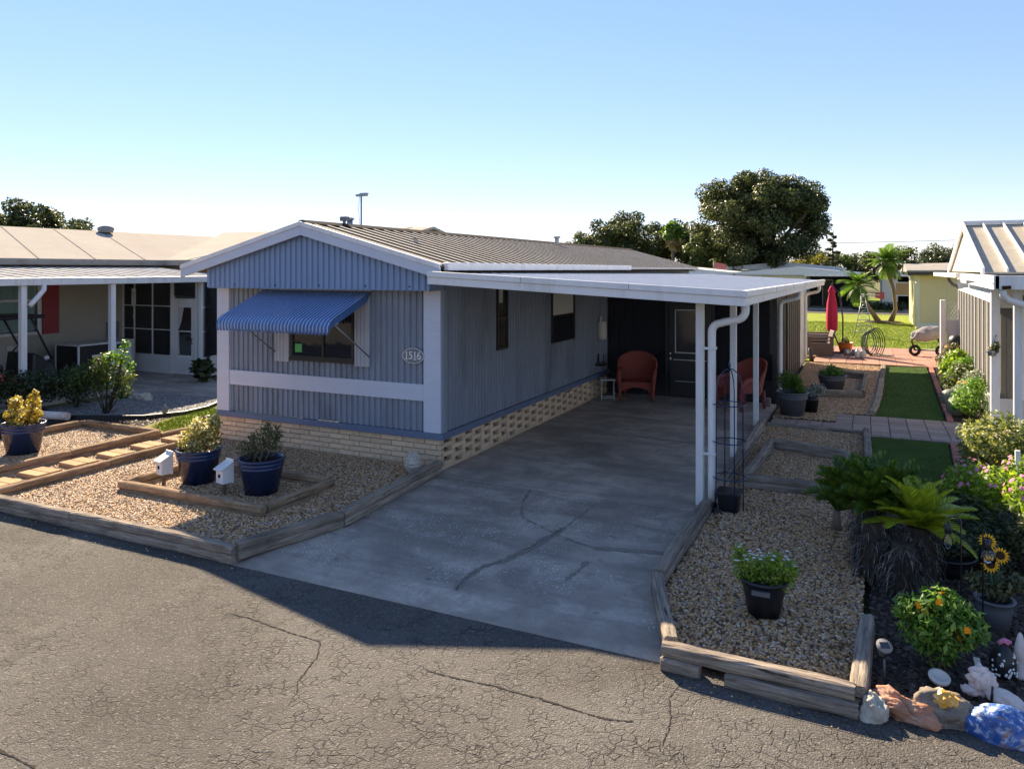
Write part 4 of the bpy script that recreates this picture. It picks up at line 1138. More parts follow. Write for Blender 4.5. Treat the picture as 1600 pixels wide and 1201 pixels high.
def wicker_chair(label, loc, rz):
    t = thing('wicker_chair', label, 'chair', loc, rz, 'red wicker chairs')
    mb = MB(); n_ = 26; rows = 9; th = .035; vs_ = []
    for s_ in (0, 1):
        for i in range(n_ + 1):
            a = R(-100 + 200 * i / n_)
            hh = .62 + .40 * max(0, math.cos(a * .82)) ** .8
            for j in range(rows + 1):
                f = j / rows; rr = .33 + .05 * f + (th if s_ else 0) + .003 * ((i + j) % 2)
                vs_.append((rr * math.sin(a) * 1.08, rr * math.cos(a) * .8 + .10 * f, .30 + (hh - .30) * f))
    k = rows + 1; off = (n_ + 1) * k; fs = []
    for i in range(n_):
        for j in range(rows):
            q = (i * k + j, (i + 1) * k + j, (i + 1) * k + j + 1, i * k + j + 1)
            fs += [q, tuple(off + x for x in reversed(q))]
        fs += [(i * k + rows, (i + 1) * k + rows, off + (i + 1) * k + rows, off + i * k + rows), (i * k, off + i * k, off + (i + 1) * k, (i + 1) * k)]
    for i in (0, n_): fs += [(i * k + j, i * k + j + 1, off + i * k + j + 1, off + i * k + j) for j in range(rows)]
    mb.add(vs_, fs, True); mb.build('backrest', 'wicker_red', t)
    MB().box(-.31, .31, -.34, .22, .33, .41).build('seat', 'wicker_red', t, bevel=.03)
    for sg in (-1, 1):
        mb = MB(); pts = [(sg * .37, .0, .64), (sg * .39, -.18, .63), (sg * .385, -.34, .60), (sg * .375, -.41, .52), (sg * .365, -.43, .40)]
        mb.tube(pts, [.05, .055, .055, .05, .045], 8); mb.build('armrest', 'wicker_red', t)
        MB().tube([(sg * .365, -.425, .42), (sg * .355, -.40, .2), (sg * .35, -.40, 0)], [.048, .04, .03], 8).build('leg', 'wicker_red', t)
        MB().tube([(sg * .28, .26, .38), (sg * .28, .30, .0)], [.04, .028], 8).build('leg', 'wicker_red', t)
        MB().add([(sg * .36, -.40, .36), (sg * .37, -.05, .36), (sg * .375, -.05, .62), (sg * .38, -.40, .58)], [(0, 1, 2, 3)]).build('side_panel', 'wicker_red', t)
    ap = MB()
    for i in range(10):
        xa, xb = -.33 + .066 * i, -.33 + .066 * (i + 1)
        za, zb = .20 + .10 * math.sin(math.pi * i / 10), .20 + .10 * math.sin(math.pi * (i + 1) / 10)
        ap.hexa([(xa, -.37, za), (xb, -.37, zb), (xb, -.34, zb), (xa, -.34, za), (xa, -.37, .40), (xb, -.37, .40), (xb, -.34, .40), (xa, -.34, .40)])
    ap.build('apron', 'wicker_red', t)
    return t
wicker_chair('red wicker armchair in the carport corner beside the folding table', (.88, 7.02, .03), R(14))
wicker_chair('red wicker armchair standing behind the carport posts', (3.20, 6.85, .03), R(-38))
ft = thing('folding_table', 'small white folding table beside red wicker chair', 'table', (.33, 6.62, .03), R(20))
MB().box(-.17, .17, -.14, .14, .43, .45).build('table_top', 'white_panel', ft, bevel=.004)
for sx in (-.14, .14):
    MB().tube([(sx, -.14, .005), (sx, .12, .43)], .009, 6).build('leg', 'white_panel', ft)
    MB().tube([(sx * .9, .14, .005), (sx * .9, -.12, .43)], .009, 6).build('leg', 'white_panel', ft)
MB().tube([(-.14, -.11, .05), (.14, -.11, .05)], .007, 6).tube([(-.13, .11, .05), (.13, .11, .05)], .007, 6).build('stretcher', 'white_panel', ft)

# ------------------------------------------------------------------ potted plants and garden ornaments
def pot(t, rt, rb, h, m, rings=True):
    th = .025
    prof = [(0.001, 0), (rb, 0), (rb + (rt - rb) * .72, h * .72)]
    if rings: prof += [(rb + (rt - rb) * .73 + .008, h * .73), (rb + (rt - rb) * .76 + .008, h * .76), (rb + (rt - rb) * .77, h * .77), (rb + (rt - rb) * .82, h * .82), (rb + (rt - rb) * .83 + .008, h * .83), (rb + (rt - rb) * .86 + .008, h * .86), (rb + (rt - rb) * .87, h * .87)]
    prof += [(rt - .012, h * .93), (rt + .008, h * .94), (rt + .01, h), (rt - th, h), (rt - th - .01, h * .85)]
    o = MB().lathe(prof, (0, 0, 0), 36).build('pot', m, t)
    MB().disc((0, 0, h * .87), rt - th, 28).build('soil', 'soil', t)
    return o
def planted(name, label, loc, rt, rb, h, pm, lm, blobs, n, size, cat='potted plant', seed=1, rings=True, group=None, **kw):
    t = thing(name, label, cat, loc, 0, group)
    pot(t, rt, rb, h, pm, rings)
    bl = [(x, y, h + z, a, b, c) for x, y, z, a, b, c in blobs]
    leaves('foliage', lm, t, bl, n, size, seed=seed, **kw)
    stems(t, 'twig', [b[:3] for b in bl], .008, (0, 0, h * .86), rt * .4, seed)
    return t
planted('potted_shrub', 'blue pot with yellow cream shrub behind the birdhouse in the timber planter', (-2.59, -1.97, .06), .29, .20, .45, 'pot_blue', 'leaf_cream',
        [(-.22, .0, .10, .16, .16, .13), (.0, .05, .2, .2, .2, .2), (.2, .0, .2, .18, .17, .22), (.05, -.1, .08, .2, .15, .14), (.22, .08, .36, .10, .1, .12), (-.1, .1, .28, .14, .14, .12)], 1500, .055, seed=21, aspect=.55)
planted('potted_shrub', 'blue pot with thin dark green shrub on the house side of the planter', (-1.48, -1.97, .06), .29, .20, .45, 'pot_blue', 'leaf_olive',
        [(-.2, .0, .08, .2, .18, .13), (.0, .05, .18, .2, .2, .2), (.2, .02, .22, .12, .12, .2), (.27, .0, .34, .07, .07, .12), (.0, .1, .34, .12, .12, .14), (-.24, .1, .2, .1, .1, .1)], 1500, .04, seed=22, aspect=.4)
t = planted('potted_shrub', 'large blue pot with bright yellow shrub on the gravel by the path', (-6.35, -1.98, .06), .31, .22, .46, 'pot_blue', 'leaf_yellow',
        [(-.2, .0, .12, .18, .18, .13), (.05, .05, .12, .2, .2, .14), (.24, .0, .26, .12, .12, .24), (-.2, .0, .3, .12, .12, .12), (.26, .02, .46, .07, .07, .09), (.1, -.1, .08, .2, .15, .1)], 1300, .06, seed=23, aspect=.6)
def birdhouse(label, loc, rz):
    t = thing('birdhouse', label, 'birdhouse', loc, rz, 'white birdhouses in the planter')
    w, d = .075, .07
    b = MB(); b.hexa([(-w, -d, .16), (w, -d, .16), (w, d, .16), (-w, d, .16), (-w, -d, .335), (w, -d, .335), (w, d, .41), (-w, d, .41)])
    b.build('box', 'white_paint', t, bevel=.003)
    MB().hexa([(-w - .015, -d - .03, .328), (w + .015, -d - .03, .328), (w + .015, d + .005, .412), (-w - .015, d + .005, .412), (-w - .015, -d - .03, .34), (w + .015, -d - .03, .34), (w + .015, d + .005, .424), (-w - .015, d + .005, .424)]).build('roof', 'white_panel', t)
    MB().box(-w - .004, w + .004, d + .001, d + .014, .15, .45).build('back_board', 'white_paint', t)
    hl = MB(); hl.add([(.026 * math.cos(2 * math.pi * k / 16), -d - .004, .255 + .026 * math.sin(2 * math.pi * k / 16)) for k in range(16)] + [(.026 * math.cos(2 * math.pi * k / 16), -d - .0005, .255 + .026 * math.sin(2 * math.pi * k / 16)) for k in range(16)], [tuple(range(16))] + [(k, (k + 1) % 16, 16 + (k + 1) % 16, 16 + k) for k in range(16)])
    hl.build('entrance_hole', 'flower_eye', t)
    MB().tube([(0, -d, .20), (0, -d - .035, .2)], .006, 6).build('perch', 'white_paint', t)
    MB().box(-.018, .018, -.018, .018, 0, .16).build('stake', 'twig', t)
    return t
birdhouse('white birdhouse on a short stake by the yellow cream shrub pot', (-2.88, -2.28, .05), R(-12))
birdhouse('white birdhouse on a short stake by the thin dark green shrub pot', (-1.84, -2.24, .05), R(-12))
# carved stone figure at the house corner
st = thing('stone_figure', 'pale rough stone owl figure at the brick corner', 'statue', (-.20, -.42, .06))
bm = bmesh.new(); bmesh.ops.create_icosphere(bm, subdivisions=4, radius=1)
for v in bm.verts:
    d = v.co.normalized(); f = (d.z + 1) / 2
    w = .115 * (1 - .55 * f ** 1.5) if f < .78 else .10 * (1 - f) ** .5 * 1.0
    ear = .05 * max(0, 1 - abs(abs(d.x) - .32) * 5) * max(0, f - .75) * 4
    k = 1 + .16 * noise.noise(d * 3) + .10 * noise.noise(d * 9) + .05 * math.sin(f * 60)
    s_ = max(.2, (1 - abs(d.z) ** 3))
    v.co = Vector((d.x * .13 * k, d.y * .11 * k, .0 + f * .29 + ear)) if f < .97 else Vector((d.x * .13, d.y * .11, f * .29 + ear))
me = bpy.data.meshes.new('body'); bm.to_mesh(me); bm.free()
obj('body', me, 'stone_grey', st)

# dark shrub by the house corner
t = thing('round_shrub', 'dark clipped shrub at the left corner of the brick skirt', 'shrub', (-4.62, -.02, .04))
leaves('foliage', 'leaf_olive', t, [(0, 0, .2, .2, .2, .17), (.05, 0, .3, .15, .15, .12), (-.1, 0, .15, .15, .15, .13)], 900, .05, seed=31)
stems(t, 'twig', [(0, 0, .3), (.1, 0, .25), (-.1, 0, .2)], .01, (0, 0, 0))

# right bed: black pot with white flowers
t = planted('potted_flowers', 'black pot of bright green foliage with small white flowers on gravel', (4.72, -2.72, .05), .185, .125, .30, 'pot_black', 'leaf_lime',
        [(-.13, .0, .05, .13, .13, .14), (.0, .03, .04, .12, .12, .14), (.14, .0, .05, .12, .12, .15), (-.2, .02, .15, .07, .07, .1), (.21, .0, .10, .07, .07, .1), (.08, .05, .13, .09, .09, .1)], 2600, .038, seed=33, rings=False, aspect=.3, up=.8)
rdf = random.Random(8); fl = MB()
for _ in range(26):
    c = Vector((rdf.uniform(-.24, .26), rdf.uniform(-.12, .1), .30 + rdf.uniform(.13, .24)))
    for k in range(6):
        a = k * math.pi / 3 + rdf.random(); fl.add([c, c + Vector((math.cos(a - .4) * .012, math.sin(a - .4) * .012, .004)), c + Vector((math.cos(a) * .02, math.sin(a) * .02, .002)), c + Vector((math.cos(a + .4) * .012, math.sin(a + .4) * .012, .004))], [(0, 1, 2, 3)])
stuff(fl.build('flowers', 'petal_white', t))
MB().box(-.07, .07, -.205, -.175, .22, .255).build('grip', 'pot_grey', t)
# square pot with wire trellis
t = thing('trellis_pot', 'small square black pot with wire obelisk trellis by the carport post', 'planter', (4.03, -.13, .05))
MB().hexa([(-.10, -.10, 0), (.10, -.10, 0), (.10, .10, 0), (-.10, .10, 0), (-.13, -.13, .24), (.13, -.13, .24), (.13, .13, .24), (-.13, .13, .24)]).build('pot', 'pot_black', t, bevel=.012)
MB().box(-.142, .142, -.142, .142, .205, .243).build('rim', 'pot_black', t, bevel=.008)
tr = MB()
for k in range(4):
    a = k * math.pi / 2 + .5; c, s_ = math.cos(a), math.sin(a)
    pts = [(.165 * c, .165 * s_, .0), (.16 * c, .16 * s_, 1.38)]
    for j in range(1, 8): b = j / 7 * math.pi / 2; pts.append((.16 * c * math.cos(b), .16 * s_ * math.cos(b), 1.38 + .30 * math.sin(b)))
    tr.tube(pts, .007, 6)
tr.lathe([(0.001, 1.68), (.012, 1.70), (.018, 1.72), (.01, 1.745), (.001, 1.78)], (0, 0, 0), 8)
tr.build('trellis', 'pot_blue', t)
for z in (.40, .82, 1.26):
    MB().tube([(.19 * math.cos(2 * math.pi * k / 28), .19 * math.sin(2 * math.pi * k / 28), z) for k in range(29)], .007, 6).build('ring', 'pot_blue', t)
# grey pots by the screened room
planted('potted_plant', 'big grey pot with feathery fern and wilted blooms by the downspout', (4.18, 6.42, .04), .30, .21, .46, 'pot_grey', 'frond_palm',
        [(-.1, .1, .2, .2, .18, .2), (.05, .12, .16, .16, .16, .18), (.15, .0, .05, .12, .1, .1)], 1300, .13, seed=41, aspect=.12, up=0)
planted('potted_plant', 'grey pot with small leafy herbs inside the small timber frame', (4.78, 9.75, .04), .31, .22, .40, 'pot_grey', 'leaf_bright',
        [(-.1, .0, .05, .2, .18, .1), (.12, .05, .08, .14, .14, .12), (-.02, .0, .15, .12, .12, .1)], 700, .06, seed=42)
planted('potted_plant', 'small black pot tucked behind the big grey fern pot', (4.48, 6.92, .04), .17, .13, .34, 'pot_black', 'leaf_silver',
        [(0, 0, .05, .17, .15, .1), (.08, 0, .15, .1, .1, .1), (.2, .05, .12, .1, .1, .12)], 500, .06, seed=43)
wb = thing('concrete_block', 'small grey block on the floor by the screened wall', 'block', (3.62, 7.25, .03))
MB().box(-.07, .07, -.07, .07, 0, .17).build('body', 'block_grey', wb, bevel=.008)
bt = thing('black_boot', 'dark boot shaped stake light at the end of the screened wall', 'ornament', (3.98, 15.7, .04))
MB().tube([(0, 0, 0), (-.02, 0, .2), (-.06, 0, .42)], [.07, .06, .05], 8).build('body', 'black_metal', bt)

# sago palms: two heads on a shaggy skirt of dead fronds
FD = [frond_mesh('frond', .52, .5, .15, 36, .021, .03, .06, .8), frond_mesh('frond', .44, .3, .14, 32, .021, .0, .06, 1.0)]
FL = [frond_mesh('frond', .66, .9, .17, 44, .018, .1, .08, .35), frond_mesh('frond', .58, .55, .16, 40, .018, .06, .08, .5)]
def sago(label, loc, heads, shag):
    t = thing('sago_palm', label, 'palm', loc, 0)
    rs = random.Random(int(loc[1] * 50) + 77)
    for (hx, hy, hz, meshes, m, n, e0, e1, s0, s1) in heads:
        for k in range(n):
            e = R(e0 + (e1 - e0) * (k / (n - 1)) + rs.uniform(-6, 6))
            o = obj('frond', meshes[k % 2], m, t, (hx, hy, hz))
            o.rotation_euler = (rs.uniform(-.25, .25), -e, k * 2.39996 + rs.uniform(-.2, .2))
            q = rs.uniform(s0, s1); o.scale = (q, q, q)
    tk = MB()
    for (x, y, r0, h) in shag: tk.tube([(x, y, 0), (x, y, h * .5), (x, y, h)], [r0 * .8, r0 * .75, r0 * .5], 9)
    tk.build('trunk', 'bark', t)
    sk = MB()
    for (x, y, r0, h) in shag:
        for _ in range(600):
            a = rs.uniform(0, 6.28); z = h * rs.uniform(.1, 1.02)
            p = Vector((x + math.cos(a) * r0 * .7, y + math.sin(a) * r0 * .7, z))
            L = rs.uniform(.07, .2); d = Vector((math.cos(a + rs.uniform(-1.2, 1.2)), math.sin(a + rs.uniform(-1.2, 1.2)), rs.uniform(-1.3, .4))).normalized()
            q = p + d * L * .6; e = q + Vector((d.x * .3, d.y * .3, -1)).normalized() * L * .5
            e.z = max(e.z, .005); q.z = max(q.z, .01); s_ = Vector((-math.sin(a), math.cos(a), 0)) * rs.uniform(.002, .006)
            sk.add([p - s_, p + s_, q + s_, q - s_, e], [(0, 1, 2, 3), (3, 2, 4)])
    sk.build('dead_fronds', 'dead_frond', t)
    return t
sago('sago palm clump with dark upright fronds on a shaggy trunk at the gravel edge', (5.52, -1.25, .02),
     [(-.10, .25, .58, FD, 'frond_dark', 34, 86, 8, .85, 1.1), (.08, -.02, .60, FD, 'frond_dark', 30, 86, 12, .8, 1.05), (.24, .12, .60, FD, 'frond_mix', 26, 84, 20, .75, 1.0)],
     [(.0, .1, .19, .62), (.05, -.22, .20, .56)])
sago('sago palm with long arching light green fronds beside the glass lights', (5.92, -1.55, .02),
     [(0, 0, .56, FL, 'frond_light', 28, 86, 6, .68, .9)], [(0, 0, .18, .56), (-.14, -.18, .17, .46)])
yp = thing('young_palm', 'small stiff palm seedling at the gravel edge by the turf', 'palm', (5.20, -.30, .05))
MB().tube([(0, 0, 0), (0, 0, .22)], [.05, .035], 8).build('trunk', 'palm_bark', yp)
for k in range(9):
    o = obj('frond', FD[k % 2], 'frond_dark', yp, (0, 0, .2)); o.rotation_euler = (0, -R(28 + 5 * (k % 5) * 2), k * 2.4); o.scale = (.8, .8, .8)

# bushes of the right bed
def bush(name, label, loc, blobs, m, n, size, seed, flowers=None, fm=None, cat='bush', nf=0, fr=.02, **kw):
    t = thing(name, label, cat, loc, 0)
    leaves('foliage', m, t, blobs, n, size, seed=seed, zmin=0, **kw)
    stems(t, 'twig', [b[:3] for b in blobs], .012, (0, 0, 0), .06, seed)
    if nf:
        rg = random.Random(seed); mb = MB()
        for _ in range(nf):
            b = rg.choice(blobs); d = Vector((rg.gauss(0, 1), rg.gauss(0, 1) - .4, abs(rg.gauss(0, 1)) + .3)).normalized()
            c = Vector(b[:3]) + Vector((d.x * b[3], d.y * b[4], d.z * b[5])) * 1.03
            for k in range(7):
                a = k * .9; r_ = fr * rg.uniform(.7, 1.1)
                u = d.orthogonal().normalized(); w = d.cross(u)
                P = lambda an, q: c + (u * math.cos(an) + w * math.sin(an)) * q
                mb.add([c + d * .004, P(a - .42, r_ * .7), P(a, r_), P(a + .42, r_ * .7)], [(0, 1, 2, 3)])
        stuff(mb.build('flowers', fm, t))
    return t
bush('flowering_bush', 'bright green bush with orange flowers behind the garden rocks', (5.95, -3.06, .02),
     [(-.08, .0, .34, .2, .2, .2), (.08, .0, .36, .2, .2, .2), (-.18, .0, .42, .12, .12, .1), (.0, .05, .2, .17, .17, .18), (.2, .02, .36, .13, .13, .15), (.02, .05, .5, .15, .14, .1)], 'leaf_bright', 2300, .062, 51, fm='petal_orange', nf=9, fr=.03, aspect=.42)
bush('variegated_hedge', 'rounded cream and green variegated hedge in front of the white posts', (7.42, 2.6, .02),
     [(x, y, z, .28, .28, .26) for x in (-.55, -.15, .3, .75) for y in (-.2, .2) for z in (.3, .6)] + [(-.3, 0, .85, .25, .25, .15), (.3, 0, .85, .25, .25, .15)], 'leaf_varieg', 6000, .075, 52, aspect=.45)
bush('pentas_bush', 'sprawling yellow green bush dotted with pink flowers', (7.0, .35, .02),
     [(x, y, .36 + .1 * ((i * 7) % 3), .25, .25, .26) for i, (x, y) in enumerate([(-.5, .5), (-.2, .2), (.1, .5), (.2, -.1), (.5, .3), (.0, -.45), (.4, -.5), (.75, 0), (.75, -.6), (-.35, .85)])], 'leaf_lime', 5200, .065, 53, fm='petal_pink', nf=110, fr=.028, aspect=.5)
bush('dark_bush', 'low dark green bush shaded between turf and pink flowers', (6.38, .55, .02), [(0, 0, .2, .25, .25, .2), (.15, -.2, .2, .2, .2, .2), (-.1, .2, .15, .2, .2, .15)], 'leaf_dark', 1800, .06, 54)
bush('dark_bush', 'dark leafy bush beneath the arching sago fronds', (6.45, -.55, .02), [(0, 0, .22, .3, .3, .22), (.3, .2, .25, .25, .25, .25), (.1, -.35, .15, .2, .2, .15)], 'leaf_dark', 2200, .06, 55)
bush('fern_bed', 'olive stemmed bush under the pink flowers by the sunflowers', (6.95, -.75, .02), [(0, 0, .3, .25, .25, .25), (.3, -.2, .3, .25, .25, .25)], 'leaf_olive', 1500, .06, 56)
# plants along the right house
zz = [(7.30, 7.75, 'leaf_bright', .07, 'low trailing plant beside the brick path'), (7.45, 8.9, 'leaf_silver', .08, 'pale striped foliage plant nearest the white kick wall'), (7.35, 10.2, 'leaf_mid', .09, 'broad dark green leafy plant by the wall'),
      (7.55, 11.6, 'leaf_bright', .09, 'light green leafy plant halfway along the right wall'), (7.55, 13.3, 'leaf_lime', .12, 'spiky lime green plant further along the right wall'), (7.6, 15.0, 'leaf_olive', .08, 'thin twiggy plant near the end of the right wall')]
for k, (x, y, m, s_, lb) in enumerate(zz):
    bush('border_plant', lb, (x, y, .03), [(0, 0, .3, .34, .5, .28), (.1, .35, .5, .26, .3, .26), (-.1, -.3, .36, .26, .3, .22), (.12, -.1, .65, .2, .22, .18)], m, 1600, s_, 60 + k, fm='petal_orange', nf=5 if k in (1, 5) else 0, fr=.05, cat='plant')
for k, (x, y) in enumerate(((7.12, 7.9), (7.10, 9.0))):
    o = thing('barrel_cactus', ['ribbed pale cactus ball beside the red edging next to the path', 'ribbed pale cactus ball second along the red edging'][k], 'cactus', (x, y, .02), 0, 'cactus balls by the edging')
    MB().lathe([(.001, 0), (.12, .01), (.17, .1), (.18, .18), (.15, .28), (.08, .34), (.001, .36)], (0, 0, 0), 36, wob=lambda th, z: .07 * math.cos(th * 14)).build('body', 'leaf_silver', o)

# bowl planter, sunflowers, glass lights, rocks, figures
t = planted('bowl_planter', 'wide dark bowl planter with trailing green plant in the mulch', (6.16, -1.05, .02), .27, .16, .20, 'pot_black', 'leaf_dark', [(0, 0, .08, .25, .2, .13), (.15, 0, .1, .15, .15, .13), (-.15, 0, .08, .15, .15, .1)], 1100, .05, seed=71, rings=False)
t = planted('sunflower_pot', 'dark pot with artificial sunflowers and pink leaved plant', (6.42, -2.12, .02), .14, .10, .24, 'pot_grey', 'leaf_olive', [(0, 0, .1, .17, .12, .1), (.15, -.02, .16, .12, .1, .07), (-.12, 0, .12, .1, .1, .08)], 700, .055, seed=72, rings=False)
for k, (x, y, z, el) in enumerate([(-.06, -.10, .72, 25), (.02, -.13, .63, 15), (-.05, -.16, .56, 5)]):
    f = MB(); n_ = Vector((.15, -math.cos(R(el)), math.sin(R(el)) + .25)).normalized(); u = n_.orthogonal().normalized(); w = n_.cross(u); c = Vector((x, y, z))
    for j in range(16):
        a = j * 2 * math.pi / 16; e = lambda an, q, up=0: c + (u * math.cos(an) + w * math.sin(an)) * q * .85 + n_ * up
        f.add([e(a, .025), e(a - .17, .055, .008), e(a, .082, -.004), e(a + .17, .055, .008)], [(0, 1, 2, 3)])
    fo = f.build('sunflower', 'petal_yellow', t)
    MB().add([c + n_ * .006 + (u * math.cos(j * .4488) + w * math.sin(j * .4488)) * .032 for j in range(14)] + [c + n_ * .014], [(j, (j + 1) % 14, 14) for j in range(14)]).build('flower_eye', 'flower_eye', fo)
    MB().tube([(0, 0, .22), (x * .5, y * .5, z * .6), tuple(c - n_ * .01)], .008, 6).build('flower_stem', 'hose_green', t)
def bulb_light(label, loc, h, glass, dx):
    t = thing('garden_light', label, 'light', loc, 0, 'glass bulb lights on hooks')
    MB().tube([(0, 0, 0), (0, 0, h), (dx * .3, 0, h + .03), (dx, 0, h + .015)], .006, 6).build('hook', 'black_metal', t)
    MB().tube([(dx, 0, h + .015), (dx, 0, h - .04)], .004, 6).build('cord', 'black_metal', t)
    MB().lathe([(.001, .0), (.022, -.005), (.026, -.03), (.026, -.075), (.02, -.08)], (dx, 0, h - .035), 16).build('socket', 'black_metal', t)
    pr_ = [(.018, 0), (.022, -.02), (.038, -.055), (.042, -.085), (.032, -.115), (.001, -.128)] if glass == 'bulb' else [(.03, 0), (.052, -.02), (.06, -.06), (.05, -.095), (.001, -.11)]
    MB().lathe(pr_, (dx, 0, h - .112), 20).build('bulb', 'clear_glass', t)
    MB().tube([(dx, 0, h - .11), (dx - .01, 0, h - .15), (dx + .01, 0, h - .18), (dx, 0, h - .15)], .003, 5).build('filament', 'petal_orange', t)
    return t
bulb_light('clear pear shaped bulb light hanging from a black hook', (6.17, -2.30, .02), .88, 'bulb', -.09)
bulb_light('clear wide jar light with black cap hanging from a black hook', (6.30, -2.45, .02), .84, 'jar', .03)
sl = thing('solar_light', 'grey plastic solar spotlight on a spike by the timber corner', 'light', (5.60, -3.38, .02), R(20))
MB().tube([(0, 0, 0), (0, 0, .16)], .009, 8).build('spike', 'pot_grey', sl)
for nm, b_, m_ in (('body', MB().lathe([(.016, -.1), (.024, -.07), (.046, -.02), (.05, .0)], (0, 0, 0), 20), 'pot_grey'), ('cap', MB().lathe([(.05, -.002), (.054, .008), (.001, .012)], (0, 0, 0), 20), 'block_grey'), ('solar_cell', MB().box(-.03, .03, -.022, .022, .011, .016), 'glass_dim')):
    o = b_.build(nm, m_, sl, (0, 0, .25)); o.rotation_euler = (R(32), 0, 0)
gs = thing('garden_stake', 'clear topped plant stake standing in the pink flowers', 'stake', (7.02, .75, .02))
MB().tube([(0, 0, 0), (0, 0, .72)], .01, 6).build('rod', 'off_white', gs); MB().box(-.025, .025, -.025, .025, .70, .86).build('lantern', 'white_panel', gs, bevel=.006)
sd = thing('solar_disc', 'round white solar disc light behind the agate rock', 'light', (5.93, -3.28, .02))
o = MB().lathe([(.001, 0), (.05, 0), (.068, .025), (.07, .04), (.05, .048), (.045, .04), (.001, .041)], (0, 0, .05), 24).build('body', 'off_white', sd); o.rotation_euler = (R(18), R(8), 0)
MB().tube([(0, 0, 0), (0, 0, .06)], .012, 8).build('spike', 'block_grey', sd)
rock('garden_rock', 'stone_grey', (5.53, -3.83, .0), (.085, .085, .12), 1, 'round grey boulder next to the timber corner', rz=.4)
rock('garden_rock', 'stone_red', (5.70, -3.74, .0), (.18, .08, .11), 2, 'wedge shaped red brown rock between grey boulder and agate', rz=R(-18), rough=.5)
rk = rock('garden_rock', 'stone_dark', (5.93, -3.66, .0), (.175, .12, .15), 3, 'dark rock split open to a golden agate core', rz=R(-8))
bm = bmesh.new(); bmesh.ops.create_icosphere(bm, subdivisions=3, radius=1)
for v in bm.verts:
    d = v.co.copy(); v.co = Vector((d.x * .075, d.y * .055, d.z * .05)) * (1 + .35 * noise.noise(d * 2.5) + .2 * noise.noise(d * 7))
me = bpy.data.meshes.new('agate_core'); bm.to_mesh(me); bm.free(); obj('agate_core', me, 'agate', rk, (.015, -.045, .155))
rk = rock('garden_rock', 'stone_blue', (6.24, -3.72, .0), (.205, .12, .165), 5, 'large glossy blue painted rock with white and brown crust', rz=R(-6), rough=.2)
rock('garden_rock', 'stone_grey', (6.52, -3.72, .0), (.07, .07, .1), 7, 'small pale rock beyond the blue painted rock')
# small figures
fs_ = thing('fish_figure', 'pinkish white pottery fish figure behind the blue rock', 'ornament', (6.24, -3.38, .02), R(-15))
def lump(rx, ry, rz, amp, seed, f=2.2):
    bm = bmesh.new(); bmesh.ops.create_icosphere(bm, subdivisions=4, radius=1); off = Vector((seed, seed * 2, 0))
    for v in bm.verts:
        d = v.co.copy(); v.co = Vector((d.x * rx, d.y * ry, d.z * rz)) * (1 + amp * noise.noise(d * f + off) + amp * .5 * noise.noise(d * f * 3 + off))
    me = bpy.data.meshes.new('lump'); bm.to_mesh(me); bm.free()
    me.polygons.foreach_set('use_smooth', [True] * len(me.polygons)); return me
o = obj('body', lump(.13, .06, .06, .2, 1), 'figure_white', fs_, (.07, 0, .06)); o.rotation_euler = (0, R(12), 0)
obj('head', lump(.075, .05, .085, .45, 3, 2.6), 'figure_white', fs_, (-.06, .0, .15))
obj('tail', lump(.06, .035, .03, .3, 5), 'figure_white', fs_, (-.12, -.01, .06))
MB().tube([(.0, -.05, .02), (.01, -.06, .15)], .008, 6).build('band', 'black_metal', fs_)
hn = thing('hen_figure', 'black white spotted hen figure with pink comb', 'ornament', (6.36, -2.95, .02), R(10))
MB().lathe([(.001, 0), (.06, .01), (.085, .07), (.08, .14), (.05, .2), (.03, .23), (.001, .24)], (0, 0, 0), 20).build('body', 'figure_black', hn)
dt = MB()
rdd = random.Random(4)
for k in range(34):
    a = rdd.uniform(-2.9, .2); z = rdd.uniform(.025, .19); r_ = .085 - .35 * max(0, z - .12)
    dt.lathe([(.001, -.009), (.008, -.006), (.008, .006), (.001, .009)], (r_ * math.cos(a) * .95, r_ * math.sin(a) * .95, z), 8)
stuff(dt.build('spots', 'petal_white', hn))
MB().tube([(-.03, 0, .235), (0, 0, .26), (.035, 0, .24)], .016, 6).tube([(-.01, 0, .24), (0.01, 0, .27), (.05, 0, .25)], .012, 6).build('comb', 'petal_pink', hn)
ob = thing('obelisk_figure', 'tall white pointed ornament with small dark dots', 'ornament', (6.47, -2.90, .02))
MB().lathe([(.001, 0), (.05, 0), (.055, .03), (.038, .05), (.042, .12), (.034, .22), (.016, .30), (.001, .32)], (0, 0, 0), 16).build('body', 'figure_white', ob)
wl_ = thing('white_tag', 'small white plant tag leaning in the mulch', 'tag', (6.22, -3.02, .02))
MB().hexa([(-.02, 0, 0), (.02, 0, 0), (.02, .006, 0), (-.02, .006, 0), (-.045, .03, .12), (-.005, .03, .12), (-.005, .036, .12), (-.045, .036, .12)]).build('plate', 'off_white', wl_)
wr = thing('wind_spinner', 'thin grey rod standing behind the white pointed ornament', 'stake', (6.62, -2.25, .02))
MB().tube([(0, 0, 0), (.0, 0, .75)], .006, 6).build('rod', 'grey_metal', wr)

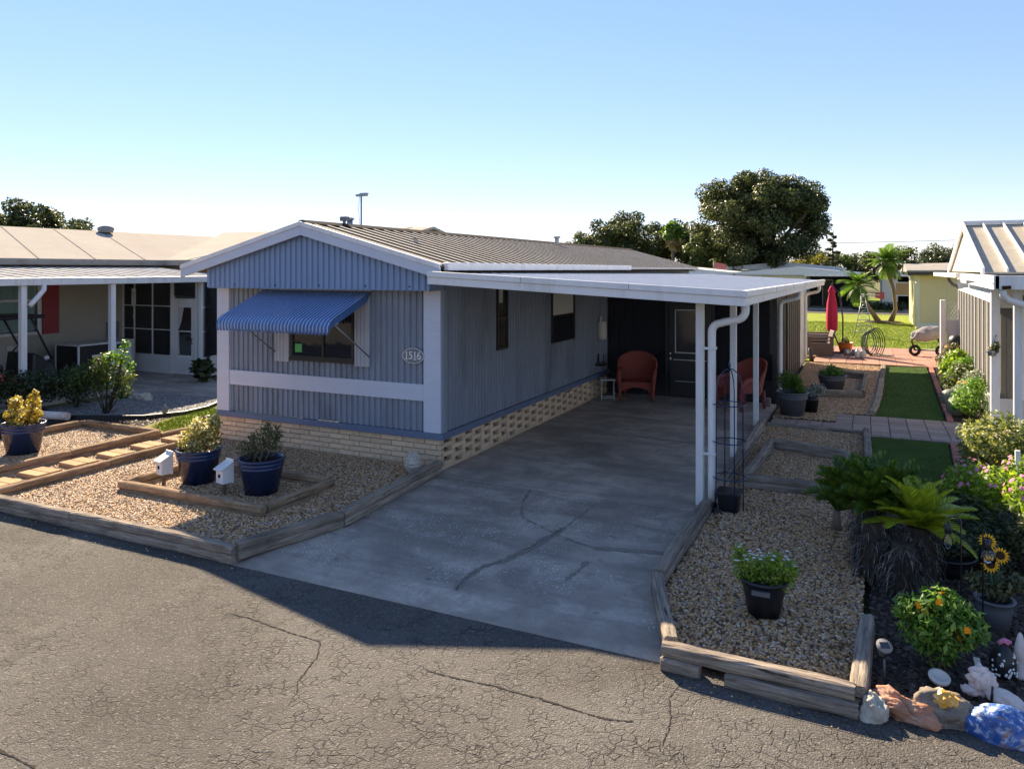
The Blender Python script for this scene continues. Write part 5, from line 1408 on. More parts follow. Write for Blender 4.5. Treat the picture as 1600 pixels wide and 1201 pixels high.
# ------------------------------------------------------------------ the neighbour on the left
NX, NF, NY = -13.9, -10.6, 5.45
nh = thing('neighbour_house', 'beige lap sided home with red shutter and wide cream roof', 'house', (-16, 2, 0))
def np_(mb, name, m, parent=None, root=None, o=(-16, 2), **k):
    mb.v = [(x - o[0], y - o[1], z) for x, y, z in mb.v]
    return mb.build(name, m, parent or root or nh, **k)
mb = MB(); z = .25
while z < 2.9:
    mb.hexa([(NX - .03, -9, z), (NX + .016, -9, z), (NX + .016, 16, z), (NX - .03, 16, z), (NX - .03, -9, z + .128), (NX, -9, z + .128), (NX, 16, z + .128), (NX - .03, 16, z + .128)]); z += .128
np_(mb, 'lap_siding', 'siding_beige')
np_(MB().box(-20, NX - .04, -9, 16, 0, 3.1), 'wall_core', 'siding_beige')
np_(MB().box(NX - .02, NX + .02, -9, 5.4, 0, .25), 'skirt', 'block_grey')
wz = MB()
for a, b, c, d in ((1.2, 3.06, 1.22, 1.30), (1.2, 3.06, 2.52, 2.60), (1.2, 1.28, 1.30, 2.52), (2.96, 3.06, 1.30, 2.52), (1.28, 2.96, 2.08, 2.14), (2.62, 2.68, 1.30, 2.08)): wz.box(NX + .01, NX + .06, a, b, c, d)
wz = np_(wz, 'window', 'white_paint')
np_(MB().box(NX + .018, NX + .026, 1.28, 2.96, 1.3, 2.08), 'pane', 'glass_dim', wz)
np_(MB().box(NX + .018, NX + .026, 1.28, 2.96, 2.14, 2.52), 'pane', 'glass_dim', wz)
cu = MB()
for k in range(20):
    ya = 1.3 + k * .08
    cu.quad((NX + .028 + .006 * (k % 2), ya, 1.32), (NX + .028 + .006 * ((k + 1) % 2), ya + .08, 1.32), (NX + .028 + .006 * ((k + 1) % 2), ya + .08, 2.5), (NX + .028 + .006 * (k % 2), ya, 2.5))
mat('curtain_green', (.26, .38, .36, 1), .9, .15, 5, .1, 40, stretch=(8, 8, .5))
np_(cu, 'curtain', 'curtain_green', wz)
sh = np_(MB().box(NX + .01, NX + .045, 3.10, 3.54, 1.22, 2.62), 'shutter', 'shutter_red', bevel=.005)
np_(MB().box(NX + .045, NX + .052, 3.16, 3.48, 1.30, 1.86).box(NX + .045, NX + .052, 3.16, 3.48, 1.94, 2.54), 'shutter_panel', 'shutter_red', sh, bevel=.004)
np_(MB().box(NX + .01, NX + .05, 4.9, 5.3, .95, 1.42), 'meter_box', 'block_grey', bevel=.01)
np_(MB().box(NX + .01, NX + .06, 2.2, 2.36, .85, 1.0), 'outlet_box', 'off_white', bevel=.01)
# big cream roof with cross wing; seams raised
E1, Z1, RX, RZ = -13.55, 3.18, -17.2, 4.16
mb = MB()
mb.hexa([(E1, -10, Z1 - .08), (RX, -10, RZ - .08), (RX, 12, RZ - .08), (E1, 6.6, Z1 - .08), (E1, -10, Z1), (RX, -10, RZ), (RX, 12, RZ), (E1, 6.6, Z1)])
mb.hexa([(RX, -10, RZ - .08), (-20.85, -10, Z1 - .08), (-20.85, 12, Z1 - .08), (RX, 12, RZ - .08), (RX, -10, RZ), (-20.85, -10, Z1), (-20.85, 12, Z1), (RX, 12, RZ)])
np_(mb, 'roof', 'roof_beige')
mb = MB()
mb.hexa([(E1, 6.6, Z1 - .08), (-7.6, 6.6, Z1 - .08), (-7.6, 12.3, RZ + .1), (RX, 12.3, RZ + .1), (E1, 6.6, Z1 + .003), (-7.6, 6.6, Z1 + .003), (-7.6, 12.3, RZ + .18), (RX, 12.3, RZ + .18)])
mb.hexa([(RX, 12.3, RZ + .1), (-7.6, 12.3, RZ + .1), (-7.6, 18, Z1 - .08), (RX, 18, Z1 - .08), (RX, 12.3, RZ + .18), (-7.6, 12.3, RZ + .18), (-7.6, 18, Z1), (RX, 18, Z1)])
np_(mb, 'roof_wing', 'roof_beige')
sm_ = MB()
for k in range(9):
    y = -6.5 + k * 1.55
    sm_.bar((E1, y, Z1 + .006), (RX, y + 1.2, RZ + .006), .03, .014)
for k in range(3): sm_.bar((-12.6 + 1.9 * k, 6.62, Z1 + .01), (-12.2 + 1.9 * k, 12.2, RZ + .182), .03, .014)
np_(sm_, 'roof_seam', 'roof_grey')
np_(MB().box(E1 - .02, E1 + .05, -10, 6.6, Z1 - .16, Z1 - .03).box(E1, -7.6, 6.53, 6.6, Z1 - .16, Z1 - .03), 'gutter', 'roof_grey')
np_(MB().box(-13.9, -8.2, 6.95, 17.5, 0, 3.05), 'wing_wall', 'siding_beige')
np_(MB().lathe([(.22, 0), (.22, .06), (.25, .08), (.24, .16), (.12, .22), (.001, .23)], (-16.9, 7.1, 4.10), 20), 'roof_vent', 'block_grey')
# their carport
nc = thing('neighbour_carport', 'low grey ribbed carport roof on white posts with screened porch', 'carport', (-12, 2, 0))
nO = (-12, 2)
def nq(mb, name, m, parent=None, **k): return np_(mb, name, m, parent, nc, nO, **k)
def nz(x): return 2.70 + (NF - x) * .085
mb = MB().hexa([(NX, -8, nz(NX) - .06), (NF, -8, nz(NF) - .06), (NF, 6.4, nz(NF) - .06), (NX, 6.4, nz(NX) - .06), (NX, -8, nz(NX)), (NF, -8, nz(NF)), (NF, 6.4, nz(NF)), (NX, 6.4, nz(NX))])
nq(mb, 'roof', 'roof_grey')
mb = MB(); y = -7.9
while y < 6.35:
    mb.hexa([(NX, y, nz(NX)), (NF - .01, y, nz(NF)), (NF - .01, y + .09, nz(NF)), (NX, y + .09, nz(NX)), (NX, y + .02, nz(NX) + .02), (NF - .01, y + .02, nz(NF) + .02), (NF - .01, y + .06, nz(NF) + .02), (NX, y + .06, nz(NX) + .02)]); y += .36
nq(mb, 'roof_rib', 'rib_grey')
nq(MB().box(NF, NF + .09, -8, 5.52, 2.56, 2.72), 'gutter', 'white_paint', bevel=.01)
for y in (.63, 2.70, -3.0):
    nq(MB().box(NF - .10, NF + .02, y - .06, y + .06, 0, 2.60), 'post', 'white_paint', bevel=.008)
nq(MB().tube([(NF + .05, 1.02, 2.58), (NF + .05, 1.02, 2.46), (NF + .04, .96, 2.38), (NF + .03, .80, 2.20), (NF + .03, .73, 2.12)], .055, 8), 'downspout', 'white_paint')
nq(MB().box(NX, NF + .05, -8, NY, -.05, .02), 'floor_slab', 'concrete')
# porch front wall with nine screens and a glazed door
PXs = [-13.86, -13.40, -12.66, -11.90]
kz, m1, m2, tz = .52, 1.22, 1.88, 2.60
nq(MB().box(-13.86, -11.88, NY - .02, NY + .02, .02, kz).box(-10.94, -10.56, NY - .02, NY + .02, .02, kz), 'kick_panel', 'white_panel')
for xa, xb in list(zip(PXs[:-1], PXs[1:])) + [(-10.76, -10.4)]:
    for za, zb in ((kz, m1), (m1, m2), (m2, tz)):
        nq(MB().quad((xa + .02, NY, za + .012), (xb - .02, NY, za + .012), (xb - .02, NY, zb - .012), (xa + .02, NY, zb - .012)), 'screen', 'screen_black')
mb = MB()
for x in PXs[1:3]: mb.box(x - .016, x + .016, NY - .022, NY + .02, kz, tz)
for z in (m1, m2): mb.box(-13.86, -11.9, NY - .018, NY + .018, z - .012, z + .012)
mb.box(-13.88, -13.84, NY - .03, NY + .03, 0, tz).box(-11.92, -11.82, NY - .04, NY + .04, 0, tz).box(-10.96, -10.90, NY - .04, NY + .04, .02, tz)
nq(mb, 'porch_frame', 'white_paint')
nq(MB().box(-10.82, -10.70, NY - .06, NY + .06, 0, 2.60), 'post', 'white_paint', bevel=.006)
nq(MB().quad((-11.82, NY, 2.17), (-10.96, NY, 2.17), (-10.96, NY, 2.58), (-11.82, NY, 2.58)), 'screen', 'screen_black')
nd = MB()
for a, b, c, d in ((-11.81, -11.66, .03, 2.10), (-11.12, -10.97, .03, 2.10), (-11.66, -11.12, 1.86, 2.10), (-11.66, -11.12, .03, .55), (-11.66, -11.12, 1.19, 1.22)): nd.box(a, b, NY - .03, NY + .01, c, d)
nd = nq(nd, 'door', 'white_paint')
nq(MB().box(-11.66, -11.12, NY - .012, NY - .006, .55, 1.19).box(-11.66, -11.12, NY - .012, NY - .006, 1.22, 1.86), 'pane', 'glass_dim', nd)
nq(MB().add([(-11.655, NY - .016, 1.86), (-11.42, NY - .016, 1.86), (-11.50, NY - .018, 1.5), (-11.60, NY - .016, 1.28), (-11.655, NY - .016, 1.22)], [(0, 1, 2, 3, 4)]).add([(-11.655, NY - .016, .57), (-11.58, NY - .016, .57), (-11.60, NY - .018, 1.19), (-11.655, NY - .016, 1.19)], [(0, 1, 2, 3)]), 'curtain', 'curtain', nd)
nq(MB().tube([(-11.06, NY - .03, 1.02), (-11.06, NY - .08, 1.02), (-11.06, NY - .08, .88), (-11.06, NY - .03, .88)], .01, 6), 'handle', 'black_metal', nd)
nq(MB().box(-11.70, -11.08, NY - .034, NY - .03, .10, .46), 'door_panel', 'white_panel', nd, bevel=.004)
for k in range(4):
    ya = NY + .1 + k * 1.0
    nq(MB().quad((NF - .1, ya, .55), (NF - .1, ya + .95, .55), (NF - .1, ya + .95, 2.6), (NF - .1, ya, 2.6)), 'screen', 'screen_black')
nq(MB().box(NF - .13, NF - .07, NY + .06, 9.5, 0, .54), 'kick_panel', 'white_panel')
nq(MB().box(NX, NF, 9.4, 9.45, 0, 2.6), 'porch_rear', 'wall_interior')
struct(MB().prism([(-10.5, 2.4), (-7.3, 2.9), (-7.3, 3.6), (-10.5, 5.4)], -.02, .018).build('porch_paving', 'concrete_lip'))
wc = thing('wind_chime', 'white hanging wind chime in front of the porch screen', 'wind chime', (-13.12, 5.2, 2.38))
MB().tube([(0, 0, 0), (0, 0, .26)], .004, 5).build('cord', 'wire_black', wc)
MB().lathe([(.001, .02), (.05, .01), (.06, -.03), (.05, -.08), (.03, -.1)], (0, 0, -.02), 14).build('top', 'white_paint', wc)
for k in range(6):
    a = k * math.pi / 3; MB().tube([(.045 * math.cos(a), .045 * math.sin(a), -.12), (.045 * math.cos(a), .045 * math.sin(a), -.42 - .05 * (k % 3))], .012, 6).build('tube', 'white_paint', wc)
MB().tube([(0, 0, -.1), (0, 0, -.74)], .003, 5).box(-.02, .02, -.005, .005, -.86, -.72).build('sail', 'white_paint', wc)
ac = thing('air_conditioner', 'white cased air conditioner with dark louvred grille in the carport', 'air conditioner', (-12.95, 4.05, .02))
MB().box(-.45, .45, -.9, -.02, 0, .92).build('coil_case', 'black_metal', ac, bevel=.01)
mb = MB().box(-.46, -.42, -.92, -.88, 0, .95).box(.42, .46, -.92, -.88, 0, .95).box(-.46, .46, -.92, -.02, .93, .965)
mb.build('case_frame', 'white_paint', ac)
lv = MB()
for k in range(14): lv.box(-.40, .40, -.915, -.905, .08 + k * .06, .11 + k * .06)
lv.build('louvre', 'dark_bronze', ac)
MB().box(.462, .47, -.55, -.25, .62, .68).build('badge', 'white_paint', ac, bevel=.003)
MB().box(-.42, .42, -.01, .62, 0, .95).build('blower_case', 'white_panel', ac, bevel=.012)
MB().box(.422, .43, .18, .36, .78, .9).build('label_plate', 'pot_blue', ac)
ub = thing('utility_box', 'white utility cabinet beside the porch screen', 'cabinet', (-13.5, 5.08, .02))
MB().box(-.25, .25, -.25, .25, 0, .92).build('body', 'white_panel', ub, bevel=.012)
# golf cart, nose towards the porch
gc = thing('golf_cart', 'dark golf cart with red body and black roof in the neighbour carport', 'golf cart', (-12.25, 1.05, .02))
MB().box(-.56, .56, -1.1, 1.0, .22, .36).build('chassis', 'black_metal', gc, bevel=.03)
MB().hexa([(-.55, .45, .36), (.55, .45, .36), (.5, 1.15, .34), (-.5, 1.15, .34), (-.5, .5, .98), (.5, .5, .98), (.42, 1.0, .72), (-.42, 1.0, .72)]).build('front_cowl', 'black_metal', gc, bevel=.06, seg=3)
MB().hexa([(-.58, -1.15, .32), (.58, -1.15, .32), (.58, -.1, .32), (-.58, -.1, .32), (-.55, -1.15, .62), (.55, -1.15, .62), (.55, -.2, .60), (-.55, -.2, .60)]).build('rear_body', 'cart_red', gc, bevel=.05, seg=3)
MB().box(-.56, .60, .0, .3, .28, .46).build('side_panel', 'cart_red', gc, bevel=.04)
MB().box(-.52, .52, -.75, -.15, .62, .78).build('seat', 'black_metal', gc, bevel=.05)
MB().box(-.50, .50, -.85, -.72, .78, 1.16).build('backrest', 'black_metal', gc, bevel=.05)
MB().box(-.5, .5, -1.3, -.9, .62, .80).build('cargo_bed', 'white_panel', gc, bevel=.03)
MB().box(-.60, .60, -.98, .72, 1.76, 1.84).build('roof', 'black_metal', gc, bevel=.035)
for sg in (-1, 1):
    MB().tube([(sg * .5, .92, .78), (sg * .54, .42, 1.77)], .024, 8).build('front_strut', 'black_metal', gc)
    MB().tube([(sg * .52, -.9, .7), (sg * .55, -.82, 1.77)], .024, 8).build('rear_strut', 'black_metal', gc)
    for y in (-.75, .72):
        w_ = MB().lathe([(.10, -.09), (.20, -.09), (.23, -.05), (.23, .05), (.20, .09), (.10, .09)], (0, 0, 0), 20)
        w_.v = [(z + sg * .50, x + y, yy + .23) for x, yy, z in w_.v]; w_ = w_.build('wheel', 'rubber', gc)
        h_ = MB().lathe([(.001, -.08), (.11, -.085), (.11, .085), (.001, .08)], (0, 0, 0), 14); h_.v = [(z + sg * .5, x + y, yy + .23) for x, yy, z in h_.v]; h_.build('rim', 'white_panel', w_)
MB().quad((-.48, .90, .82), (.48, .90, .82), (.52, .45, 1.74), (-.52, .45, 1.74)).build('windscreen', 'clear_glass', gc)
MB().tube([(.25 + .17 * math.cos(a), .30 + .10 * math.sin(a), 1.02 + .13 * math.sin(a)) for a in [2 * math.pi * k / 16 for k in range(17)]], .016, 6).tube([(.25, .3, 1.02), (.25, .62, .82)], .02, 6).build('steering_wheel', 'black_metal', gc)
MB().tube([(.42, .80, .80), (.47, .92, .86)], .05, 10).build('headlight', 'white_panel', gc)
# their garden
def shrub(name, label, loc, blobs, m, n, size, seed, trunk=None, cat='shrub', extra=None):
    t = thing(name, label, cat, loc, 0)
    leaves('foliage', m, t, blobs, n, size, seed=seed, zmin=.02)
    if extra: leaves('foliage', extra[0], t, extra[1], extra[2], size, seed=seed + 1)
    stems(t, 'bark', [b[:3] for b in blobs] + ([b[:3] for b in extra[1]] if extra else []), trunk or .014, (0, 0, -.03), .05, seed)
    return t
shrub('garden_shrub', 'tall loose shrub with sunlit lime shoots on two thin stems', (-8.25, .80, .01), [(-.35, 0, .85, .35, .3, .28), (0, 0, .95, .35, .3, .3), (.3, .1, .75, .3, .3, .25), (-.1, 0, .6, .4, .3, .2), (-.65, -.1, .7, .3, .3, .25), (.35, .1, .45, .25, .2, .16)], 'leaf_mid', 1900, .075, 81, .018,
      extra=('leaf_bright', [(.12, .0, 1.15, .14, .12, .14), (.42, .05, 1.15, .17, .15, .18), (.5, .05, 1.4, .1, .1, .14), (.62, .05, 1.0, .14, .12, .14)], 420))
shrub('garden_shrub', 'dark rounded shrub in shade below the golf cart', (-10.1, .45, .01), [(0, 0, .45, .5, .45, .4), (.4, .1, .5, .45, .4, .35), (-.4, -.1, .45, .5, .4, .38)], 'leaf_dark', 2400, .08, 82)
shrub('garden_shrub', 'dark shaded bush between lime shrub and carport post', (-9.35, .95, .01), [(0, 0, .5, .5, .4, .45), (.3, 0, .65, .35, .3, .3), (-.3, .1, .6, .35, .3, .35)], 'leaf_dark', 2200, .075, 83)
shrub('garden_shrub', 'silvery climbing plant against the white carport post', (-10.35, -.25, .01), [(0, 0, .3 + .2 * k, .09, .09, .12) for k in range(6)], 'leaf_silver', 260, .08, 84)
lb_ = thing('white_log', 'white birch log lying at the edge of the dark soil bed', 'log', (-8.75, -.1, .02), R(20))
MB().tube([(-.55, .05, .09), (0, 0, .085), (.5, -.05, .08)], [.085, .08, .075], 10).build('body', 'figure_white', lb_)
for k, (x, y, s_) in enumerate([(-9.0, 2.25, .2), (-8.75, 2.15, .14), (-9.3, 2.3, .16)]):
    rock('garden_rock', 'stone_grey', (x, y, .01), (s_, s_ * .7, s_ * .6), 20 + k, ['large pale rock', 'small pale rock', 'middle sized pale rock'][k] + ' by the grey gravel near the lime shrub')
ln = thing('path_light', 'small lantern on the grey gravel border', 'light', (-7.05, 1.2, .0))
MB().box(-.05, .05, -.05, .05, .0, .03).box(-.04, .04, -.04, .04, .03, .16).hexa([(-.06, -.06, .16), (.06, -.06, .16), (.06, .06, .16), (-.06, .06, .16), (-.01, -.01, .22), (.01, -.01, .22), (.01, .01, .22), (-.01, .01, .22)]).build('body', 'block_grey', ln)
be = thing('bed_edging', 'black plastic edging around the dark soil bed beside the lawn', 'edging', (-7, .6, 0))
for a, b in (((-9.85, .5), (-8.6, .05)), ((-8.6, .05), (-7.1, .76)), ((-7.1, .76), (-6.74, 1.4)), ((-6.74, 1.4), (-6.78, 2.0)), ((-6.78, 2.0), (-7.3, 3.15))):
    MB().bar((a[0] + 7, a[1] - .6, .04), (b[0] + 7, b[1] - .6, .04), .03, .1).build('strip', 'black_metal', be)
shrub('potted_palm', 'thin spiky plant by the porch corner', (-9.9, 4.7, .01), [(0, 0, .35, .25, .25, .3)], 'leaf_dark', 160, .3, 86)

# ------------------------------------------------------------------ the white house on the right
rhs = thing('white_house', 'white house with ribbed metal gable roof and screened side porch', 'house', (8, 10, 0))
def rq(mb, name, m, parent=None, **k): return np_(mb, name, m, parent, rhs, (8, 10), **k)
def wx(y): return 7.62 + (y - 6.95) * .045           # side wall leans away slightly with the lot
ys = [7.0 + k * 1.02 for k in range(12)]
for ya, yb in zip(ys[:-1], ys[1:]):
    xa, xb = wx(ya), wx(yb)
    rq(MB().add([(xa, ya + .05, .5), (xb, yb, .5), (xb, yb, 2.3), (xa, ya + .05, 2.3)], [(0, 1, 2, 3)]), 'screen', 'screen_tan')
    rq(MB().bar((xa, ya + .025, .02), (xa, ya + .025, 2.36), .05, .05), 'mullion', 'white_paint')
    rq(MB().bar((xa - .01, ya, .25), (xb - .01, yb, .25), .05, .5), 'kick_panel', 'white_paint')
mb = MB()
for k in range(5):
    z = 2.28 + k * .09; mb.hexa([(wx(6.95) - .03, 6.95, z), (wx(6.95), 6.95, z), (wx(18.2), 18.2, z), (wx(18.2) - .03, 18.2, z), (wx(6.95) - .012, 6.95, z + .088), (wx(6.95), 6.95, z + .088), (wx(18.2), 18.2, z + .088), (wx(18.2) - .012, 18.2, z + .088)])
rq(mb, 'upper_siding', 'white_paint')
rq(MB().box(8.2, 14, 7.3, 18, 0, 2.7), 'wall', 'off_white')
rq(MB().box(7.56, 7.70, 6.86, 7.0, .0, 2.55), 'post', 'white_paint', bevel=.008)
rq(MB().box(7.74, 7.85, 5.72, 5.83, .0, 2.56), 'post', 'white_paint', bevel=.008)
rq(MB().box(8.7, 8.8, 5.72, 5.83, .0, 2.56), 'post', 'white_paint', bevel=.008)
# front wall of the porch
rq(MB().box(7.70, 8.14, 6.90, 6.94, .02, .55), 'kick_panel', 'off_white')
rq(MB().box(8.14, 9.6, 6.90, 6.94, .02, .55), 'kick_panel', 'off_white')
rq(MB().quad((7.72, 6.92, .55), (7.97, 6.92, .55), (7.97, 6.92, 2.2), (7.72, 6.92, 2.2)), 'screen', 'screen_tan')
rq(MB().quad((8.10, 6.92, .55), (9.6, 6.92, .55), (9.6, 6.92, 2.2), (8.10, 6.92, 2.2)), 'screen', 'screen_black')
rq(MB().box(7.97, 8.10, 6.88, 6.96, .55, 2.2), 'mullion', 'white_paint')
rq(MB().box(7.70, 9.6, 6.90, 6.94, 2.2, 2.6), 'header', 'off_white')
mb = MB()
for z in (1.1, 1.65): mb.box(8.1, 9.6, 6.905, 6.93, z - .012, z + .012)
rq(mb, 'muntin', 'white_paint')
me = text_mesh('1', .13); me.transform(Matrix.Rotation(R(90), 4, 'X')); me.transform(Matrix.Translation((8.06 - 8, 6.895 - 10, 2.38)))
obj('house_number', me, 'black_metal', rhs)
rq(MB().box(7.55, 12, 5.5, 7.3, -.03, .05), 'porch_floor', 'concrete_lip')
# flat front roof with deep gutter
rq(MB().box(7.50, 13, 5.30, 11.2, 2.66, 2.76), 'flat_roof', 'roof_white')
rq(MB().box(7.40, 13, 5.22, 5.30, 2.57, 2.80), 'fascia', 'white_paint', bevel=.008)
rq(MB().hexa([(7.38, 5.22, 2.57), (7.46, 5.22, 2.57), (wx(13) - .12, 13, 2.57), (wx(13) - .2, 13, 2.57), (7.38, 5.22, 2.80), (7.46, 5.22, 2.80), (wx(13) - .12, 13, 2.80), (wx(13) - .2, 13, 2.80)]), 'gutter', 'white_paint')
rq(MB().hexa([(7.365, 5.21, 2.67), (7.38, 5.21, 2.67), (wx(13) - .2, 13, 2.67), (wx(13) - .215, 13, 2.67), (7.365, 5.21, 2.68), (7.38, 5.21, 2.68), (wx(13) - .2, 13, 2.68), (wx(13) - .215, 13, 2.68)]), 'gutter_bead', 'off_white')
rq(MB().box(wx(13.2) - .3, wx(13.2) - .05, 13.3, 20.2, 2.68, 2.80), 'gutter', 'white_paint', bevel=.008)
rq(MB().tube([(7.52, 5.3, 2.58), (7.53, 5.32, 2.48), (7.60, 5.35, 2.40), (7.80, 5.4, 2.33), (8.2, 5.45, 2.27)], .06, 10), 'downspout', 'white_paint')
rq(MB().tube([(7.92, 18.5, 2.68), (7.92, 18.5, 2.55), (8.0, 18.3, 2.42), (8.10, 17.7, 2.35), (8.13, 17.5, 2.2), (8.13, 17.5, .1)], .05, 8), 'downspout', 'plastic_brown')
rq(MB().tube([(7.50, 5.22, 2.60), (7.62, 5.21, 2.61)], .03, 7), 'gutter_hole', 'flower_eye')
# gable roof behind
ga, gb, gm, gz, ge, gx = 10.6, 18.4, 14.6, 4.12, 2.84, 7.92
mb = MB()
for (ya, za, yb, zb) in ((ga, ge, gm, gz), (gm, gz, gb, ge)):
    mb.hexa([(gx, ya, za - .04), (14, ya, za - .04), (14, yb, zb - .04), (gx, yb, zb - .04), (gx, ya, za), (14, ya, za), (14, yb, zb), (gx, yb, zb)])
rq(mb, 'gable_roof', 'roof_panel')
mb = MB()
for k in range(12):
    x = gx + .42 + k * .46
    mb.hexa([(x, ga, ge), (x + .035, ga, ge), (x + .035, gm, gz), (x, gm, gz), (x, ga, ge + .085), (x + .035, ga, ge + .085), (x + .035, gm, gz + .085), (x, gm, gz + .085)])
rq(mb, 'roof_rib', 'white_paint')
rq(MB().box(gx - .02, 14, gm - .09, gm + .09, gz + .01, gz + .10), 'ridge_cap', 'roof_white')
for (ya, za, yb, zb) in ((ga, ge, gm, gz), (gm + .001, gz, gb, ge)):
    rq(MB().hexa([(gx - .05, ya, za - .1), (gx, ya, za - .1), (gx, yb, zb - .1), (gx - .05, yb, zb - .1), (gx - .05, ya, za + .1), (gx, ya, za + .1), (gx, yb, zb + .1), (gx - .05, yb, zb + .1)]), 'barge_board', 'white_paint')
rq(MB().add([(gx + .03, ga + .3, ge), (gx + .03, gb - .3, ge), (gx + .03, gm, gz - .1)], [(0, 1, 2)]), 'gable', 'off_white')
# trellis gate and bits by their rear corner
gt = thing('lattice_gate', 'white gate post with lattice panel at the end of the right wall', 'gate', (7.72, 17.6, 0))
MB().box(-.12, .02, -.12, .12, 0, 1.95).build('post', 'white_paint', gt, bevel=.01)
MB().box(.05, .75, -.02, .02, .0, 1.35).build('panel', 'white_panel', gt)
lt = MB()
for k in range(8): lt.bar((.05 + .09 * k, 0, 1.35), (.05 + .09 * min(k + 4, 7.7), 0, 1.9), .02, .012); lt.bar((.05 + .09 * k, .015, 1.9), (.05 + .09 * min(k + 4, 7.7), .015, 1.35), .02, .012)
lt.build('lattice', 'white_paint', gt)
gr = thing('grill', 'dark barbecue grill standing before the lattice gate', 'grill', (8.0, 17.0, 0))
MB().box(-.2, .2, -.2, .2, .5, .62).lathe([(.24, .62), (.25, .72), (.2, .85), (.1, .92), (.001, .93)], (0, 0, 0), 18).build('lid', 'dark_bronze', gr)
MB().box(-.18, -.14, -.18, -.14, 0, .5).box(.14, .18, -.18, -.14, 0, .5).box(-.18, -.14, .14, .18, 0, .5).box(.14, .18, .14, .18, 0, .5).build('legs', 'dark_bronze', gr)
hf = thing('hanging_basket', 'small hanging flower basket on the white corner post', 'basket', (7.56, 6.78, 1.32))
MB().lathe([(.001, 0), (.06, .02), (.09, .1), (.085, .11)], (0, 0, 0), 16).build('basket', 'grey_metal', hf)
leaves('foliage', 'leaf_olive', hf, [(.03, 0, .13, .09, .09, .09), (.08, 0, .2, .06, .06, .08)], 220, .05, seed=91)
MB().tube([(.0, 0, .1), (.06, .03, .35), (.09, .09, .40)], .006, 6).build('hanger', 'black_metal', hf)

# ------------------------------------------------------------------ patio furniture
um = thing('patio_umbrella', 'closed red patio umbrella on the brick patio', 'umbrella', (4.45, 18.55, .05))
MB().tube([(0, 0, 0), (0, 0, 2.2)], .022, 8).build('pole', 'black_metal', um)
MB().lathe([(.10, .72), (.15, .8), (.17, 1.2), (.15, 1.7), (.09, 2.05), (.13, 2.1), (.05, 2.28), (.001, 2.30)], (0, 0, 0), 24, wob=lambda th, z: .16 * math.cos(th * 8) * (1 - (z - .7) / 1.8)).build('canopy', 'fabric_red', um)
MB().lathe([(.001, 2.28), (.03, 2.29), (.03, 2.33), (.001, 2.38)], (0, 0, 0), 10).build('finial', 'black_metal', um)
MB().box(-.35, .35, -.035, .035, 0, .05).box(-.035, .035, -.35, .35, .0, .051).build('base', 'black_metal', um)
MB().tube([(0.05, 0, 2.25), (.25, 0, 2.0), (.34, 0, 1.2), (.34, 0, .4), (.2, 0, .3), (.05, 0, .7)], .025, 8).build('crank_arm', 'black_metal', um)
def resin_chair(label, loc, rz):
    t = thing('patio_chair', label, 'chair', loc, rz, 'brown resin patio chairs')
    MB().box(-.35, .35, -.38, .38, .30, .36).build('seat', 'plastic_brown', t, bevel=.02)
    MB().hexa([(-.35, .30, .36), (.35, .30, .36), (.35, .38, .36), (-.35, .38, .36), (-.33, .44, .82), (.33, .44, .82), (.33, .5, .82), (-.33, .5, .82)]).build('backrest', 'plastic_brown', t, bevel=.015)
    for sg in (-1, 1):
        x = sg * .38
        sp = MB().box(x - .025, x + .025, -.40, .42, .02, .42).box(x - .025, x + .025, -.40, -.28, .42, .60).box(x - .025, x + .025, .30, .42, .42, .60).box(x - .022, x + .022, -.28, .30, .49, .53)
        sp.build('side_panel', 'plastic_brown', t)
        MB().box(x - .05, x + .05, -.42, .46, .60, .65).build('armrest', 'plastic_brown', t, bevel=.018)
    return t
resin_chair('brown resin patio chair with slotted sides beside the red umbrella', (4.05, 17.75, .05), R(-78))
resin_chair('brown resin patio chair behind the slotted sided chair', (4.0, 18.75, .05), R(-85))
planted('orange_pot', 'bright orange pot with spiky red plant on the patio', (4.86, 18.9, .05), .26, .17, .34, 'pot_orange', 'leaf_olive', [(0, 0, .06, .16, .16, .14)], 140, .14, seed=95, rings=False, aspect=.15)
for k, (x, y, m) in enumerate([(5.26, 17.45, 'white_panel'), (5.42, 17.42, 'off_white')]):
    j = thing('plastic_jug', ['white plastic jug', 'cream plastic jug'][k] + ' standing on the patio by the hose stand', 'jug', (x, y, .05))
    MB().lathe([(.001, 0), (.085, 0), (.09, .03), (.09, .18), (.05, .24), (.03, .26), (.03, .30), (.001, .305)], (0, 0, 0), 16).build('body', m, j)
db = thing('umbrella_weight', 'grey barrel shaped weight beside the orange pot', 'weight', (5.05, 18.0, .05), R(20))
for sx in (-.13, .13): MB().tube([(sx - .08, 0, .1), (sx + .08, 0, .1)], .1, 14).build('drum', 'grey_metal', db)
MB().tube([(-.2, 0, .1), (.2, 0, .1)], .025, 8).build('bar', 'grey_metal', db)
hr = thing('hose_stand', 'wire stand draped with loops of green garden hose', 'hose stand', (5.62, 18.3, .05))
for sg in (-1, 1): MB().tube([(sg * .22, -.15, 0), (sg * .06, 0, .82), (sg * .22, .15, 0)], .012, 6).build('leg', 'grey_metal', hr)
for k in range(6):
    r_ = .26 + .02 * k; ph = k * .3
    MB().tube([(.05 + .05 * k - .12 + r_ * .75 * math.cos(a), -.05 + .03 * k, .42 + r_ * 1.35 * math.sin(a)) for a in [2 * math.pi * q / 22 for q in range(23)]], .014, 6).build('hose', ['hose_green', 'wire_black'][k % 2], hr)
MB().tube([(.2, -.1, .02), (.5, -.2, .015), (.7, .1, .015), (.3, .3, .015), (-.5, .2, .03), (-.9, .3, .1)], .014, 6).build('hose', 'hose_green', hr)
